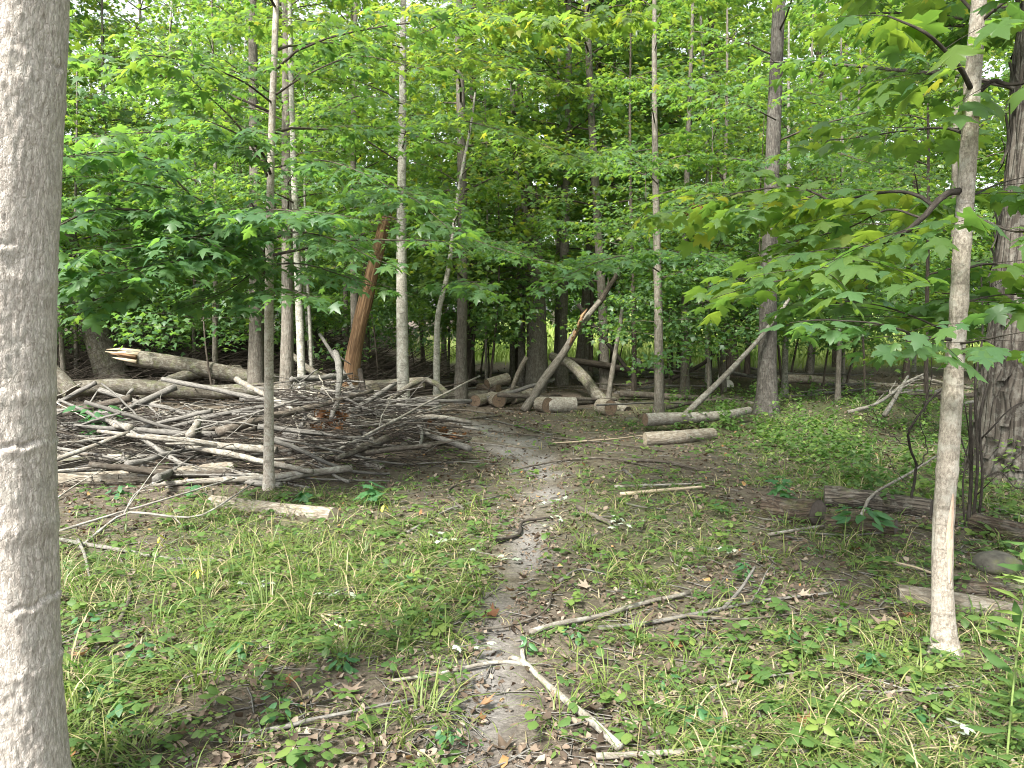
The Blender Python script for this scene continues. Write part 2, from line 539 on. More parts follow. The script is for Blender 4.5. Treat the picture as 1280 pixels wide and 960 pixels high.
def tube(pts, radii, nseg=8, rough=.0, seed=0.0, rscale=3.0, cap0=True, cap1=True, jag=0.0, fine=0.0, fscale=40, fz=.16):
    """tapered tube -> V, [quads, tris], bk"""
    pts = np.asarray(pts, float)
    n = len(pts)
    radii = np.broadcast_to(np.asarray(radii, float), (n,)).copy()
    T = np.gradient(pts, axis=0)
    T /= np.maximum(np.linalg.norm(T, axis=1, keepdims=True), 1e-9)
    ref = np.array([1.0, 0, 0]) if abs(T[0][0]) < .8 else np.array([0, 1.0, 0])
    A = np.zeros((n, 3))
    a = ref - T[0] * (ref @ T[0])
    a /= np.linalg.norm(a)
    for i in range(n):
        a = a - T[i] * (a @ T[i])
        a /= np.linalg.norm(a)
        A[i] = a
    B = np.cross(T, A)
    th = np.linspace(0, 2 * np.pi, nseg, endpoint=False)
    s = np.concatenate([[0], np.cumsum(np.linalg.norm(np.diff(pts, axis=0), axis=1))])
    ct, st = np.cos(th)[None], np.sin(th)[None]
    rr = radii[:, None] * np.ones((1, nseg))
    if rough:
        rr = rr * (1 + rough * 2 * (vnoise(ct * 1.3 + seed, st * 1.3 + 5, s[:, None] * rscale) - .5)
                   + rough * (vnoise(ct * 3 + seed + 9, st * 3 + 5, s[:, None] * rscale * 3) - .5))
    if fine:
        w = vnoise(ct * radii[:, None] * fscale + seed, st * radii[:, None] * fscale, s[:, None] * fscale * fz + seed)
        w2 = vnoise(ct * radii[:, None] * fscale * 2.3 + seed, st * radii[:, None] * fscale * 2.3 + 7, s[:, None] * fscale * fz * 2.6 + seed)
        rr = rr + fine * (np.abs(w - .5) * 2 + .5 * w2 - .7)
    V = pts[:, None] + rr[..., None] * (ct[..., None] * A[:, None] + st[..., None] * B[:, None])
    if jag:
        V[-1] += T[-1] * (rng.random((nseg, 1)) - .35) * jag
        V[-2] += T[-1] * (rng.random((nseg, 1)) - .6) * jag * .4
    bk = np.stack([rr * ct, rr * st, np.broadcast_to(s[:, None], rr.shape)], -1)
    i = np.arange(n - 1)[:, None] * nseg
    j = np.arange(nseg)[None]
    j2 = (j + 1) % nseg
    Q = np.stack([i + j, i + j2, i + nseg + j2, i + nseg + j], -1).reshape(-1, 4)
    V, bk = V.reshape(-1, 3), bk.reshape(-1, 3)
    tris = []
    if cap0:
        V = np.vstack([V, pts[:1]])
        bk = np.vstack([bk, [[0, 0, 0]]])
        c = len(V) - 1
        tris += [(c, (k + 1) % nseg, k) for k in range(nseg)]
    if cap1:
        V = np.vstack([V, pts[-1:] - (T[-1:] * jag * .5 if jag else 0)])
        bk = np.vstack([bk, [[0, 0, s[-1]]]])
        c = len(V) - 1
        b = (n - 1) * nseg
        tris += [(c, b + k, b + (k + 1) % nseg) for k in range(nseg)]
    return V, Q, np.array(tris, np.int32).reshape(-1, 3), bk

class MB:
    """collects tubes into one mesh"""
    def __init__(s):
        s.V, s.Q, s.T, s.B, s.n = [], [], [], [], 0
    def add(s, V, Q, T, B):
        s.V.append(V)
        s.Q.append(Q + s.n)
        s.T.append(T + s.n)
        s.B.append(B)
        s.n += len(V)
    def tube(s, *a, **k):
        s.add(*tube(*a, **k))
    def mesh(s, name, origin=(0, 0, 0)):
        return mesh_np(name, np.vstack(s.V) - np.asarray(origin), [np.vstack(s.Q), np.vstack(s.T)], {'bk': np.vstack(s.B)}, True)

# ---- leaves
def mirror(h):
    return h + [(-x, y) for x, y in reversed(h) if x > 1e-6]
OUT_HI = mirror([(0, 0), (.20, -.08), (.46, .02), (.36, .17), (.58, .27), (.70, .53), (.50, .50), (.40, .56), (.24, .50), (.29, .74), (.17, .76), (0, 1.06)])
OUT_MID = mirror([(0, 0), (.48, -.03), (.30, .22), (.72, .52), (.22, .49), (0, 1.10)])
OUT_LO = mirror([(0, 0), (.58, .35), (.25, .55), (0, 1.05)])
OUT_OVAL = mirror([(0, 0), (.26, .25), (.30, .55), (.15, .85), (0, 1.0)])
OUT_LANCE = mirror([(0, 0), (.09, .15), (.145, .4), (.10, .72), (0, 1.0)])

def template(outline, cy=.4, fold=.22, curl=.25):
    P = [(0, cy)] + outline
    V = np.array([(x, y, -fold * abs(x) - curl * (y - .2) ** 2 * (1 if y > .2 else .3)) for x, y in P])
    n = len(outline)
    T = np.array([(0, 1 + i, 1 + (i + 1) % n) for i in range(n)], np.int32)
    return V, T
T_HI, T_MID, T_LO = template(OUT_HI), template(OUT_MID), template(OUT_LO)
T_OVAL = template(OUT_OVAL, .5, .3, .3)
T_LANCE = template(OUT_LANCE, .45, .5, .5)

def norm(v):
    return v / np.maximum(np.linalg.norm(v, axis=-1, keepdims=True), 1e-9)

class Leaves:
    def __init__(s):
        s.p, s.t, s.n, s.s, s.v = [], [], [], [], []
    def add(s, p, t, n, size, v):
        s.p.append(p); s.t.append(t); s.n.append(n); s.s.append(size); s.v.append(v)
    def arrays(s):
        return np.vstack(s.p), norm(np.vstack(s.t)), np.vstack(s.n), np.concatenate(s.s), np.concatenate(s.v)

def frames(t, n):
    side = norm(np.cross(t, n))
    n = np.cross(side, t)
    return side, n

def leaf_mesh(name, arr, tmpl, origin=(0, 0, 0)):
    p, t, n, s, v = arr
    side, n = frames(t, n)
    TV, TT = tmpl
    K = len(TV)
    bend = 1 + .9 * (rng.random((len(p), 1, 1)) - .3)
    V = p[:, None] + s[:, None, None] * (TV[None, :, :1] * side[:, None] + TV[None, :, 1:2] * t[:, None] + TV[None, :, 2:] * bend * n[:, None])
    Fc = (TT[None] + (np.arange(len(p)) * K)[:, None, None]).reshape(-1, 3)
    return mesh_np(name, V.reshape(-1, 3) - np.asarray(origin), [Fc], {'lv': np.repeat(v, K)})

LEAF_OBJ = []
for k in range(8):
    TV, TT = template(OUT_HI, .4, .12 + .035 * k, .15 + .05 * ((k * 3) % 8))
    TV = TV.copy()
    TV[:, 2] += .03 * np.sin(TV[:, 0] * 9 + k) + .03 * np.sin(TV[:, 1] * 8 + 2 * k)
    LEAF_OBJ.append(mesh_np('maple_leaf_shape', TV, [TT], {'lv': np.full(len(TV), .12 + .11 * k)}))
    LEAF_OBJ[-1].materials.append(M['leaf'])

def leaf_objects(arr, parent, origin, name='leaf', shapes=None):
    shapes = shapes or LEAF_OBJ
    p, t, n, s, v = arr
    side, n = frames(t, n)
    from mathutils import Matrix
    for i in range(len(p)):
        k = min(int(v[i] * len(shapes)), len(shapes) - 1)
        o = bpy.data.objects.new(name, shapes[k])
        col.objects.link(o)
        o.parent = parent
        q = p[i] - origin
        o.matrix_basis = Matrix(((side[i][0] * s[i], t[i][0] * s[i], n[i][0] * s[i], q[0]),
                                 (side[i][1] * s[i], t[i][1] * s[i], n[i][1] * s[i], q[1]),
                                 (side[i][2] * s[i], t[i][2] * s[i], n[i][2] * s[i], q[2]),
                                 (0, 0, 0, 1)))

def spray(lv, twigs, limb, r0, density=1.0, size=.11, spread=1.0, tone=.45, start=.2, droop=.0, spacing=.07):
    """twigs and leaves along a limb: flat layers as maples carry them"""
    L = np.linalg.norm(np.diff(limb, axis=0), axis=1).sum()
    nt = max(3, int(L * 6.5 * density))
    n = len(limb)
    for k in range(nt + 1):
        f = start + (1 - start) * (k + rng.random() * .8) / nt
        if f > 1:
            f = 1.0
        x = f * (n - 1)
        i = min(int(x), n - 2)
        p0 = limb[i] + (limb[i + 1] - limb[i]) * (x - i)
        d = norm(limb[i + 1] - limb[i])
        az = math.atan2(d[1], d[0]) + (1 if k % 2 else -1) * R(35 + 40 * rng.random()) * (0.15 if k == nt else 1)
        tl = (.22 + .5 * (1 - f) ** .7 * min(L, 3.0) * .5 + .18 * rng.random()) * spread
        el = d[2] * .5 + .1 * rng.normal() - droop
        td = np.array([math.cos(az) * math.cos(el), math.sin(az) * math.cos(el), math.sin(el)])
        sag = np.array([0, 0, -.12 * tl])
        tw = np.array([p0 + td * tl * u + sag * u * u for u in (0, .33, .66, 1.0)])
        if twigs is not None:
            twigs.append((tw, max(r0 * .18, .0022)))
        m = max(3, int(tl / spacing))
        u = np.clip((np.arange(m) + rng.random(m) * .7 + .3) / m, 0, 1)
        P = p0 + td * tl * u[:, None] + sag * (u * u)[:, None]
        m2 = 2 * m
        P = np.repeat(P, 2, axis=0) + rng.normal(0, .015, (m2, 3))
        a2 = az + np.tile([1, -1], m) * R(55) + rng.normal(0, .45, m2)
        dz = -.1 - .85 * rng.random(m2) ** 1.4 - droop
        t = np.stack([np.cos(a2), np.sin(a2), dz], -1)
        P = P + norm(t) * (.03 + .04 * rng.random((m2, 1)))          # leaf stalk
        nn = np.stack([rng.normal(0, .28, m2), rng.normal(0, .28, m2), np.ones(m2)], -1) + .45 * np.stack([np.cos(a2), np.sin(a2), np.zeros(m2)], -1)
        s = size * (.42 + .85 * rng.random(m2))
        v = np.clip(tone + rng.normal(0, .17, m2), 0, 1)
        keep = rng.random(m2) < .93
        lv.add(P[keep], t[keep], nn[keep], s[keep], v[keep])

def cull(arr, near=2.2, extra=None):
    p = arr[0]
    k = np.linalg.norm(p - CAM, axis=1) > near
    if extra is not None:
        k &= extra(p)
    return tuple(a[k] for a in arr)

def grow(p, az, el, L, curve=.25, wob=.12, n=7):
    """limb polyline from p: rises at el and levels out"""
    pts = [np.array(p, float)]
    a, e = az, el
    for i in range(n - 1):
        st = L / (n - 1)
        pts.append(pts[-1] + st * np.array([math.cos(a) * math.cos(e), math.sin(a) * math.cos(e), math.sin(e)]))
        a += rng.normal(0, wob)
        e = e * (1 - curve) + rng.normal(0, wob * .6)
    return np.array(pts)

def finish_tree(root, origin, trunkV, bark_m, limbs, twigs, lv, tmpl, nobj=0, leafname='leaf', limb_parts=True, seen=None, near=2.2, extra=None, twig_mat='dark', leaf_m='leaf'):
    V, Q, T, B = trunkV
    me = mesh_np('trunk', V - origin, [Q, T], {'bk': B}, True)
    link('trunk', me, bark_m, root)
    if limbs:
        if limb_parts:
            for pts, r in limbs:
                mb = MB()
                mb.tube(pts, np.linspace(r, r * .3, len(pts)), 7, .12, rng.random() * 50)
                link('limb', mb.mesh('limb', origin), bark_m if r > .02 else twig_mat, root)
        else:
            mb = MB()
            for pts, r in limbs:
                mb.tube(pts, np.linspace(r, r * .3, len(pts)), 5, cap0=False)
            o = link('limbs', mb.mesh('limbs', origin), twig_mat, root)
            o['kind'] = 'stuff'
    if twigs:
        mb = MB()
        for pts, r in twigs:
            mb.tube(pts, np.linspace(r, r * .5, len(pts)), 3, cap0=False, cap1=False)
        mb.T = [np.zeros((0, 3), np.int32)]
        o = link('twigs', mb.mesh('twigs', origin), twig_mat, root)
        o['kind'] = 'stuff'
    if lv is not None and lv.p:
        arr = cull(lv.arrays(), near, extra)
        if nobj:
            px, py, dep = project(arr[0])
            vis = (px > -40) & (px < 1320) & (py > -40) & (py < 960) & (dep > 0)
            sc = np.where(vis, arr[3] / np.maximum(dep, .1), 0)
            order = np.argsort(-sc)
            pick = order[:nobj]
            pick = pick[sc[pick] > 0]
            mask = np.zeros(len(sc), bool)
            mask[pick] = True
            leaf_objects(tuple(a[mask] for a in arr), root, origin, leafname)
            arr = tuple(a[~mask] for a in arr)
        if len(arr[0]):
            o = link('crown', leaf_mesh('crown', arr, tmpl, origin), leaf_m, root)
            o['kind'] = 'stuff'

# ------------------------------------------------------------------ the ground
def build_ground():
    nx, ny = 300, 340
    u = np.linspace(-1, 1, nx)
    w = np.linspace(-1, 1, ny)
    xs = np.sinh(u * 5.2) / np.sinh(5.2) * 600
    ys = 6 + np.sinh(w * 5.2) / np.sinh(5.2) * 650
    X, Y = np.meshgrid(xs, ys)
    Z = height(X, Y)
    V = np.stack([X, Y, Z], -1).reshape(-1, 3)
    i = np.arange(ny - 1)[:, None] * nx
    j = np.arange(nx - 1)[None]
    Q = np.stack([i + j, i + j + 1, i + nx + j + 1, i + nx + j], -1).reshape(-1, 4)
    pm = path_mask(V[:, 0], V[:, 1])
    me = mesh_np('ground', V, [Q], {'path': pm, 'green': green(V[:, 0], V[:, 1]), 'meadow': meadow(V[:, 0], V[:, 1])}, True)
    o = link('ground', me, 'ground')
    tag(o, 'brown forest floor with a worn dirt path', 'ground', kind='structure')

def meadow(x, y):
    e = smooth(24, 28, y + 2.5 * (vnoise(np.asarray(x) * .3, np.asarray(y) * .3) - .5))
    return e * smooth(-1, 4, np.asarray(x) + 5 * smooth(27, 31, y))

def in_pile(x, y):
    """share of the brush pile's footprint, 0..1"""
    x, y = np.asarray(x, float), np.asarray(y, float)
    ex = smooth(-9.5, -6.5, x) * (1 - smooth(-1.6, -.5, x))
    front = 7.0 + .9 * smooth(-3.0, -.5, x)
    return ex * smooth(front - .1, front + 1.4, y) * (1 - smooth(10.6, 12.2, y))

def green(x, y):
    x, y = np.asarray(x, float), np.asarray(y, float)
    n = vnoise(x * .9 + 20, y * .9) * .6 + vnoise(x * 2.6, y * 2.6 + 40) * .4
    g = .12 + .88 * smooth(.26, .58, n)
    left = smooth(-.05, -.4, x) * (1 - smooth(6.2, 7.6, y)) * 1.12
    rightn = smooth(.2, .7, x) * (1 - smooth(5.0, 8.5, y)) * .46
    lush = smooth(2.0, 3.2, x) * smooth(5.5, 7.5, y) * (1 - smooth(15, 20, y))
    mid = smooth(.5, 1.4, x) * smooth(10.5, 11.5, y) * (1 - smooth(13.5, 15, y)) * .8
    g = g * np.clip(left * 1.1 + rightn + mid + .2, 0, 1) + lush * (.45 + .55 * g)
    g = g * (1 - path_mask(x, y)) * (1 - in_pile(x, y))
    g = g * (1 - .9 * smooth(13, 15, y) * smooth(3, 0, x))
    return np.clip(np.maximum(g, meadow(x, y)), 0, 1)

build_ground()

def scatter(n, y0, y1, power=1.0, margin=1.25, xbias=None):
    """points on the ground, denser near the camera"""
    u = rng.random(n)
    y = y0 * (y1 / y0) ** (u ** power)
    x = (rng.random(n) * 2 - 1) * (y * .70 * margin + .4)
    return x, y

# ------------------------------------------------------------------ ground cover (nobody could count it)
def blades(x, y, hgt, width, az, lean, v, name, mat, label, cat, group=None):
    n = len(x)
    z = height(x, y) - .01
    k = np.array([0, .3, .58, .82, 1.0])
    dirx, diry = np.cos(az), np.sin(az)
    # arc: rises, then leans outwards
    hor = hgt[:, None] * lean[:, None] * k[None] ** 1.8
    ver = hgt[:, None] * (k[None] - .55 * np.clip(lean[:, None], 0, 1.4) * k[None] ** 2.4)
    cx = x[:, None] + dirx[:, None] * hor
    cy = y[:, None] + diry[:, None] * hor
    cz = z[:, None] + ver
    tw = az + np.pi / 2 + rng.normal(0, .5, n)
    wx, wy = np.cos(tw), np.sin(tw)
    w = width[:, None] * np.array([.8, 1, .85, .55, .05])[None] * .5
    Lp = np.stack([cx - wx[:, None] * w, cy - wy[:, None] * w, cz], -1)
    Rp = np.stack([cx + wx[:, None] * w, cy + wy[:, None] * w, cz], -1)
    V = np.stack([Lp, Rp], 2).reshape(n, 10, 3)
    base = np.array([(0, 1, 3, 2), (2, 3, 5, 4), (4, 5, 7, 6), (6, 7, 9, 8)])
    Q = (base[None] + (np.arange(n) * 10)[:, None, None]).reshape(-1, 4)
    return V.reshape(-1, 3), Q, np.repeat(v, 10)

def grass_patch():
    Vs, Qs, vs, c = [], [], [], 0
    for nc, y0, y1, per, hs_ in ((15500, 2.0, 9.0, 4, .9), (1900, 2.0, 8.5, 9, 1.75), (4000, 7, 21, 5, 1.2)):
        x, y = scatter(nc, y0, y1, .85)
        g = green(x, y)
        k = rng.random(nc) < g * 1.2 + .06
        x, y, g = x[k], y[k], g[k]
        h0 = (.04 + .14 * rng.random(len(x)) ** 2.0 * (.3 + g)) * hs_
        az0 = rng.random(len(x)) * 6.283
        sprd = .01 + .06 * rng.random(len(x))
        vv0 = .15 + .55 * rng.random(len(x))
        x = np.repeat(x, per); y = np.repeat(y, per)
        m = len(x)
        az = rng.random(m) * 6.283
        r = np.repeat(sprd, per) * np.sqrt(rng.random(m))
        x = x + np.cos(az) * r; y = y + np.sin(az) * r
        h = np.repeat(h0, per) * (.5 + .9 * rng.random(m))
        az = np.where(rng.random(m) < .5, np.repeat(az0, per) + rng.normal(0, .6, m), az)
        v = np.clip(np.repeat(vv0, per) + rng.normal(0, .12, m), 0, .86)
        v = np.where(rng.random(m) < .22, .88 + .12 * rng.random(m), v)
        V, Q, vv = blades(x, y, h, .0028 + .003 * rng.random(m) + .0004 * y, az, .5 + 1.5 * rng.random(m), v, '', '', '', '')
        Vs.append(V); Qs.append(Q + c); vs.append(vv); c += len(V)
    o = link('grass', mesh_np('grass', np.vstack(Vs), [np.vstack(Qs)], {'lv': np.concatenate(vs)}), 'grass')
    tag(o, 'thin patchy grass growing on both sides of the dirt path', 'grass', kind='stuff')
grass_patch()

def meadow_grass():
    n = 17000
    y = 25 + 24 * rng.random(n) ** 1.3
    x = -6 + rng.random(n) * (y * .78 + 11)
    k = rng.random(n) < meadow(x, y)
    x, y = x[k], y[k]
    m = len(x)
    V, Q, vv = blades(x, y, .35 + .75 * rng.random(m) * vnoise(x * .5, y * .5), .03 + .03 * rng.random(m), rng.random(m) * 6.28, .2 + .6 * rng.random(m), np.clip(.2 + .6 * vnoise(x * .25, y * .25) + rng.normal(0, .15, m), 0, 1), '', '', '', '')
    o = link('meadow_grass', mesh_np('meadow_grass', V, [Q], {'lv': vv}), 'meadow')
    tag(o, 'tall yellow-green meadow grass in the open beyond the trees', 'grass', kind='stuff')
meadow_grass()

def litter():
    x, y = scatter(60000, 2.0, 26, .8)
    dens = .25 + .75 * vnoise(x * 1.1 + 7, y * 1.1)
    k = rng.random(len(x)) < dens * (1 - .25 * path_mask(x, y)) * (1 - .9 * meadow(x, y))
    x, y = x[k], y[k]
    n = len(x)
    az = rng.random(n) * 6.283
    t = np.stack([np.cos(az), np.sin(az), rng.normal(0, .35, n)], -1)
    nn = np.stack([rng.normal(0, .6, n), rng.normal(0, .6, n), np.ones(n)], -1)
    s = .008 + .032 * rng.random(n) ** 2.2 + .0022 * np.minimum(y, 12)
    p = np.stack([x, y, height(x, y) + .004 + .014 * rng.random(n)], -1)
    v = np.clip(.05 + .8 * rng.beta(1.3, 1.7, n) + .15 * (vnoise(x * 2, y * 2) - .5), 0, .86)
    v = np.where(rng.random(n) < .012, .9 + .1 * rng.random(n), v)
    big = rng.random(n) < .5
    arr = (p, norm(t), nn, s, v)
    V1 = template(mirror([(0, 0), (.34, .3), (.22, .75), (0, 1)]), .45, -.6, -.5)
    V2 = template([(0, 0), (.5, .1), (.35, .6), (-.1, .9), (-.4, .5)], .4, -.5, .6)
    o = link('leaf_litter', leaf_mesh('leaf_litter', tuple(q[big] for q in arr), V1), 'leafdead')
    tag(o, 'brown dead leaves strewn over the forest floor', 'leaf litter', kind='stuff')
    o = link('leaf_crumbs', leaf_mesh('leaf_crumbs', tuple(q[~big] for q in arr), V2), 'leafdead')
    tag(o, 'crumbled bits of dead leaf over the forest floor', 'leaf litter', kind='stuff')
    # crumbs of twig
    x, y = scatter(5200, 2.0, 18, .85)
    mb = MB()
    for a, b in zip(x, y):
        L = .05 + .18 * rng.random() ** 2
        az = rng.random() * 6.283
        q = np.array([[a + math.cos(az) * L * (u - .5) + rng.normal(0, L * .04), b + math.sin(az) * L * (u - .5) + rng.normal(0, L * .04), 0] for u in (0, .5, 1)])
        q[:, 2] = height(q[:, 0], q[:, 1]) + .006 + .012 * rng.random()
        mb.tube(q, .0015 + .0025 * rng.random() + .0002 * b, 3, cap0=False, cap1=False)
    mb.T = [np.zeros((0, 3), np.int32)]
    o = link('twig_litter', mb.mesh('twig_litter'), 'stick')
    tag(o, 'tiny broken twigs scattered over the forest floor', 'twig litter', kind='stuff')
litter()

def crumbs():
    n = 5200
    i = rng.integers(0, len(PATH) - 1, n)
    u = rng.random(n)
    c = PATH[i] + (PATH[i + 1] - PATH[i]) * u[:, None]
    w = PATHW[i] * 2.2
    x, y = c[:, 0] + rng.normal(0, 1, n) * w * .6, c[:, 1] + rng.normal(0, 1, n) * w * .3
    r = .002 + .006 * rng.random(n) ** 3 + .0005 * np.clip(y, 0, 10)
    tv = np.array([(1, 0, 0), (-.5, .87, 0), (-.5, -.87, 0), (.1, 0, .8)])
    a = rng.random(n) * 6.283
    sx, sy = .6 + rng.random(n), .6 + .8 * rng.random(n)
    X, Y_ = tv[None, :, 0] * sx[:, None], tv[None, :, 1] * sy[:, None]
    ca, sa = np.cos(a)[:, None], np.sin(a)[:, None]
    V = np.stack([x[:, None] + r[:, None] * (X * ca - Y_ * sa), y[:, None] + r[:, None] * (X * sa + Y_ * ca), (height(x, y) - .001)[:, None] + r[:, None] * tv[None, :, 2]], -1)
    Fc = (np.array([(0, 1, 3), (1, 2, 3), (2, 0, 3)])[None] + (np.arange(n) * 4)[:, None, None]).reshape(-1, 3)
    o = link('path_crumbs', mesh_np('path_crumbs', V.reshape(-1, 3), [Fc], {'lv': np.repeat(np.clip(.2 + .65 * rng.random(n), 0, .86), 4)}), 'leafdead')
    tag(o, 'crumbs of earth and bark lying on the dirt path', 'crumbs', kind='stuff')
crumbs()

def herbs():
    lv = Leaves()
    x, y = scatter(15000, 2.1, 12, .8)
    k = rng.random(len(x)) < np.clip(green(x, y) * .8 + .16, 0, 1) * (1 - path_mask(x, y)) * (1 - .7 * in_pile(x, y))
    x, y = x[k], y[k]
    for a, b in zip(x, y):
        m = rng.integers(2, 6)
        hgt = .012 + .09 * rng.random() ** 2
        az = rng.random() * 6.283 + np.arange(m) * 6.283 / m + rng.normal(0, .3, m)
        s = (.016 + .045 * rng.random() ** 2.2) * (1 + .02 * b) * (.8 + .4 * rng.random(m))
        p = np.stack([a + np.cos(az) * .008, b + np.sin(az) * .008, np.full(m, gz(a, b) + hgt)], -1)
        t = np.stack([np.cos(az), np.sin(az), rng.normal(.05, .25, m)], -1)
        nn = np.stack([rng.normal(0, .25, m), rng.normal(0, .25, m), np.ones(m)], -1)
        lv.add(p, t, nn, s, np.clip(rng.normal(.5, .2) + rng.normal(0, .12, m), 0, 1))
    o = link('ground_herbs', leaf_mesh('ground_herbs', lv.arrays(), template(mirror([(0, 0), (.36, .3), (.28, .72), (0, 1.0)]), .5, .25, .3)), 'herb')
    tag(o, 'small round-leaved weeds growing low among the grass', 'weeds', kind='stuff')
    # taller growth right of the clearing
    lv = Leaves()
    n = 5200
    y = 5.6 + 11 * rng.random(n) ** 1.1
    x = 1.5 + rng.random(n) * (y * .9)
    lush = smooth(2.0, 3.4, x) * smooth(5.5, 7.2, y) * (1 - smooth(14, 18, y))
    k = rng.random(n) < lush * smooth(.35, .62, vnoise(x * 1.1 + 3, y * 1.1 + 8) * .6 + .4 * vnoise(x * 3.1, y * 3.1)) * .95
    x, y = x[k], y[k]
    for a, b in zip(x, y):
        H = .05 + .48 * rng.random() ** 2.3
        m = int(5 + H * 30)
        f = .3 + .7 * rng.random(m)
        az = rng.random(m) * 6.283
        ln = rng.normal(0, .12, 2)
        p = np.stack([a + ln[0] * f * H + np.cos(az) * .02, b + ln[1] * f * H + np.sin(az) * .02, gz(a, b) + f * H], -1)
        t = np.stack([np.cos(az), np.sin(az), rng.normal(-.1, .3, m)], -1)
        nn = np.stack([rng.normal(0, .3, m), rng.normal(0, .3, m), np.ones(m)], -1)
        lv.add(p, t, nn, (.035 + .045 * rng.random()) * (.7 + .5 * rng.random(m)), np.clip(rng.normal(.5, .22) + rng.normal(0, .1, m), 0, 1))
    o = link('undergrowth', leaf_mesh('undergrowth', lv.arrays(), template(mirror([(0, 0), (.30, .3), (.22, .72), (0, 1.0)]), .5, .3, .3)), 'herb')
    tag(o, 'leafy green undergrowth spreading right of the clearing', 'undergrowth', kind='stuff')
herbs()

# ------------------------------------------------------------------ trunks, logs, sticks
def trunk_tube(base, top, r0, r1, n=16, nseg=14, bow=.0, flare=.35, rough=.06, jag=0, fine=0, kinks=None, sink=.12):
    base, top = np.array(base, float), np.array(top, float)
    if kinks is None:
        d = top - base
        pts = [base + d * u + np.array([math.sin(u * 3.1 + base[0]), math.cos(u * 2.7 + base[1]) , 0]) * bow * u * (1 - u) * 4 * .5 for u in np.linspace(0, 1, 8)]
    else:
        pts = [base] + [np.array(k, float) for k in kinks] + [top]
    pts = resample(pts, n)
    s = np.linspace(0, 1, n)
    L = np.linalg.norm(top - base)
    rad = r0 + (r1 - r0) * s + r0 * (flare + .3) * np.exp(-s * L / (r0 * 1.8))
    pts[0] = pts[0] - np.array([0, 0, sink])
    return tube(pts, rad, nseg, rough, rng.random() * 60, 2.0, False, True, jag, fine), pts, rad

def log(name, pts, r, mat, label, cat='log', group=None, cut='cutpale', ends=(True, True), nseg=14, rough=.07, taper=.9, n=None, jag=0):
    pts = np.array(pts, float)
    L = np.linalg.norm(np.diff(pts, axis=0), axis=1).sum()
    pts = resample(pts, n or max(8, int(L * 7)))
    org = pts[0].copy()
    org[2] -= r
    rad = np.linspace(r, r * taper, len(pts))
    V, Q, T, B = tube(pts, rad, nseg, rough, rng.random() * 60, 3.0, not ends[0], not ends[1], jag)
    o = link(name, mesh_np(name, V - org, [Q, T], {'bk': B}, True), mat, None, org)
    tag(o, label, cat, group)
    for e in (0, 1):
        if not ends[e]:
            continue
        ring = V[:nseg] if e == 0 else V[(len(pts) - 1) * nseg:len(pts) * nseg]
        c = ring.mean(0)
        ax = norm(pts[0] - pts[1]) if e == 0 else norm(pts[-1] - pts[-2])
        rr = (.1, .86, 1.0)
        VV = [c + ax * .003]
        BB = [(0, 0, 0)]
        for f in rr:
            for k in range(nseg):
                VV.append(c + (ring[k] - c) * f + ax * .003 * (1 - f))
                a = 6.283 * k / nseg
                BB.append((math.cos(a) * r * f, math.sin(a) * r * f, 1.0 if f > .99 else 0.0))
        q = [(1 + k, 1 + (k + 1) % nseg, 1 + nseg + (k + 1) % nseg, 1 + nseg + k) for k in range(nseg)]
        q += [(a + nseg, b + nseg, c2 + nseg, d + nseg) for a, b, c2, d in q]
        t = [(0, 1 + k, 1 + (k + 1) % nseg) for k in range(nseg)]
        link('cut_end', mesh_np('cut_end', np.array(VV) - org, [q, t], {'bk': np.array(BB)}), cut, o)
    return o

def stick_mesh(pts, r0, r1, forks=0, kink=.03, nseg=6, seed=0):
    pts = resample(pts, max(5, len(pts) * 3))
    L = np.linalg.norm(np.diff(pts, axis=0), axis=1).sum()
    pts[1:-1] += rng.normal(0, kink * L / len(pts), (len(pts) - 2, 3)) * [1, 1, .6]
    mb = MB()
    mb.tube(pts, np.linspace(r0, r1, len(pts)), nseg, .18, rng.random() * 50, 9.0)
    for k in range(forks):
        f = .25 + .6 * rng.random()
        i = int(f * (len(pts) - 1))
        d = norm(pts[min(i + 1, len(pts) - 1)] - pts[i - 1 if i else 0])
        side = norm(np.cross(d, [0, 0, 1.0])) * (1 if rng.random() < .5 else -1)
        dd = norm(d * .9 + side * (.35 + .6 * rng.random()) + np.array([0, 0, .25 * rng.normal()]))
        fl = L * (.15 + .25 * rng.random())
        q = np.array([pts[i] + dd * fl * u + d * .15 * fl * u * u + rng.normal(0, fl * .02, 3) * (u > 0) for u in (0, .35, .7, 1)])
        rr = (r0 + (r1 - r0) * f) * .6
        mb.tube(q, np.linspace(rr, rr * .45, 4), 5, .15, rng.random() * 50, 9.0)
    return mb, pts

def stick(name, pts, r0, r1, mat, label, cat='stick', group=None, forks=0, kink=.03, nseg=6):
    mb, p = stick_mesh(np.array(pts, float), r0, r1, forks, kink, nseg)
    o = link(name, mb.mesh(name, p[0]), mat, None, p[0])
    return tag(o, label, cat, group)

def on_ground(pix, r, lift=0.012):
    out = []
    for q in pix:
        p = gp(q[0], q[1])
        p[2] += r * .7 + lift + (q[2] if len(q) > 2 else 0)
        out.append(p)
    return out

def atz(px, py, Y):
    return at(px, py, Y)

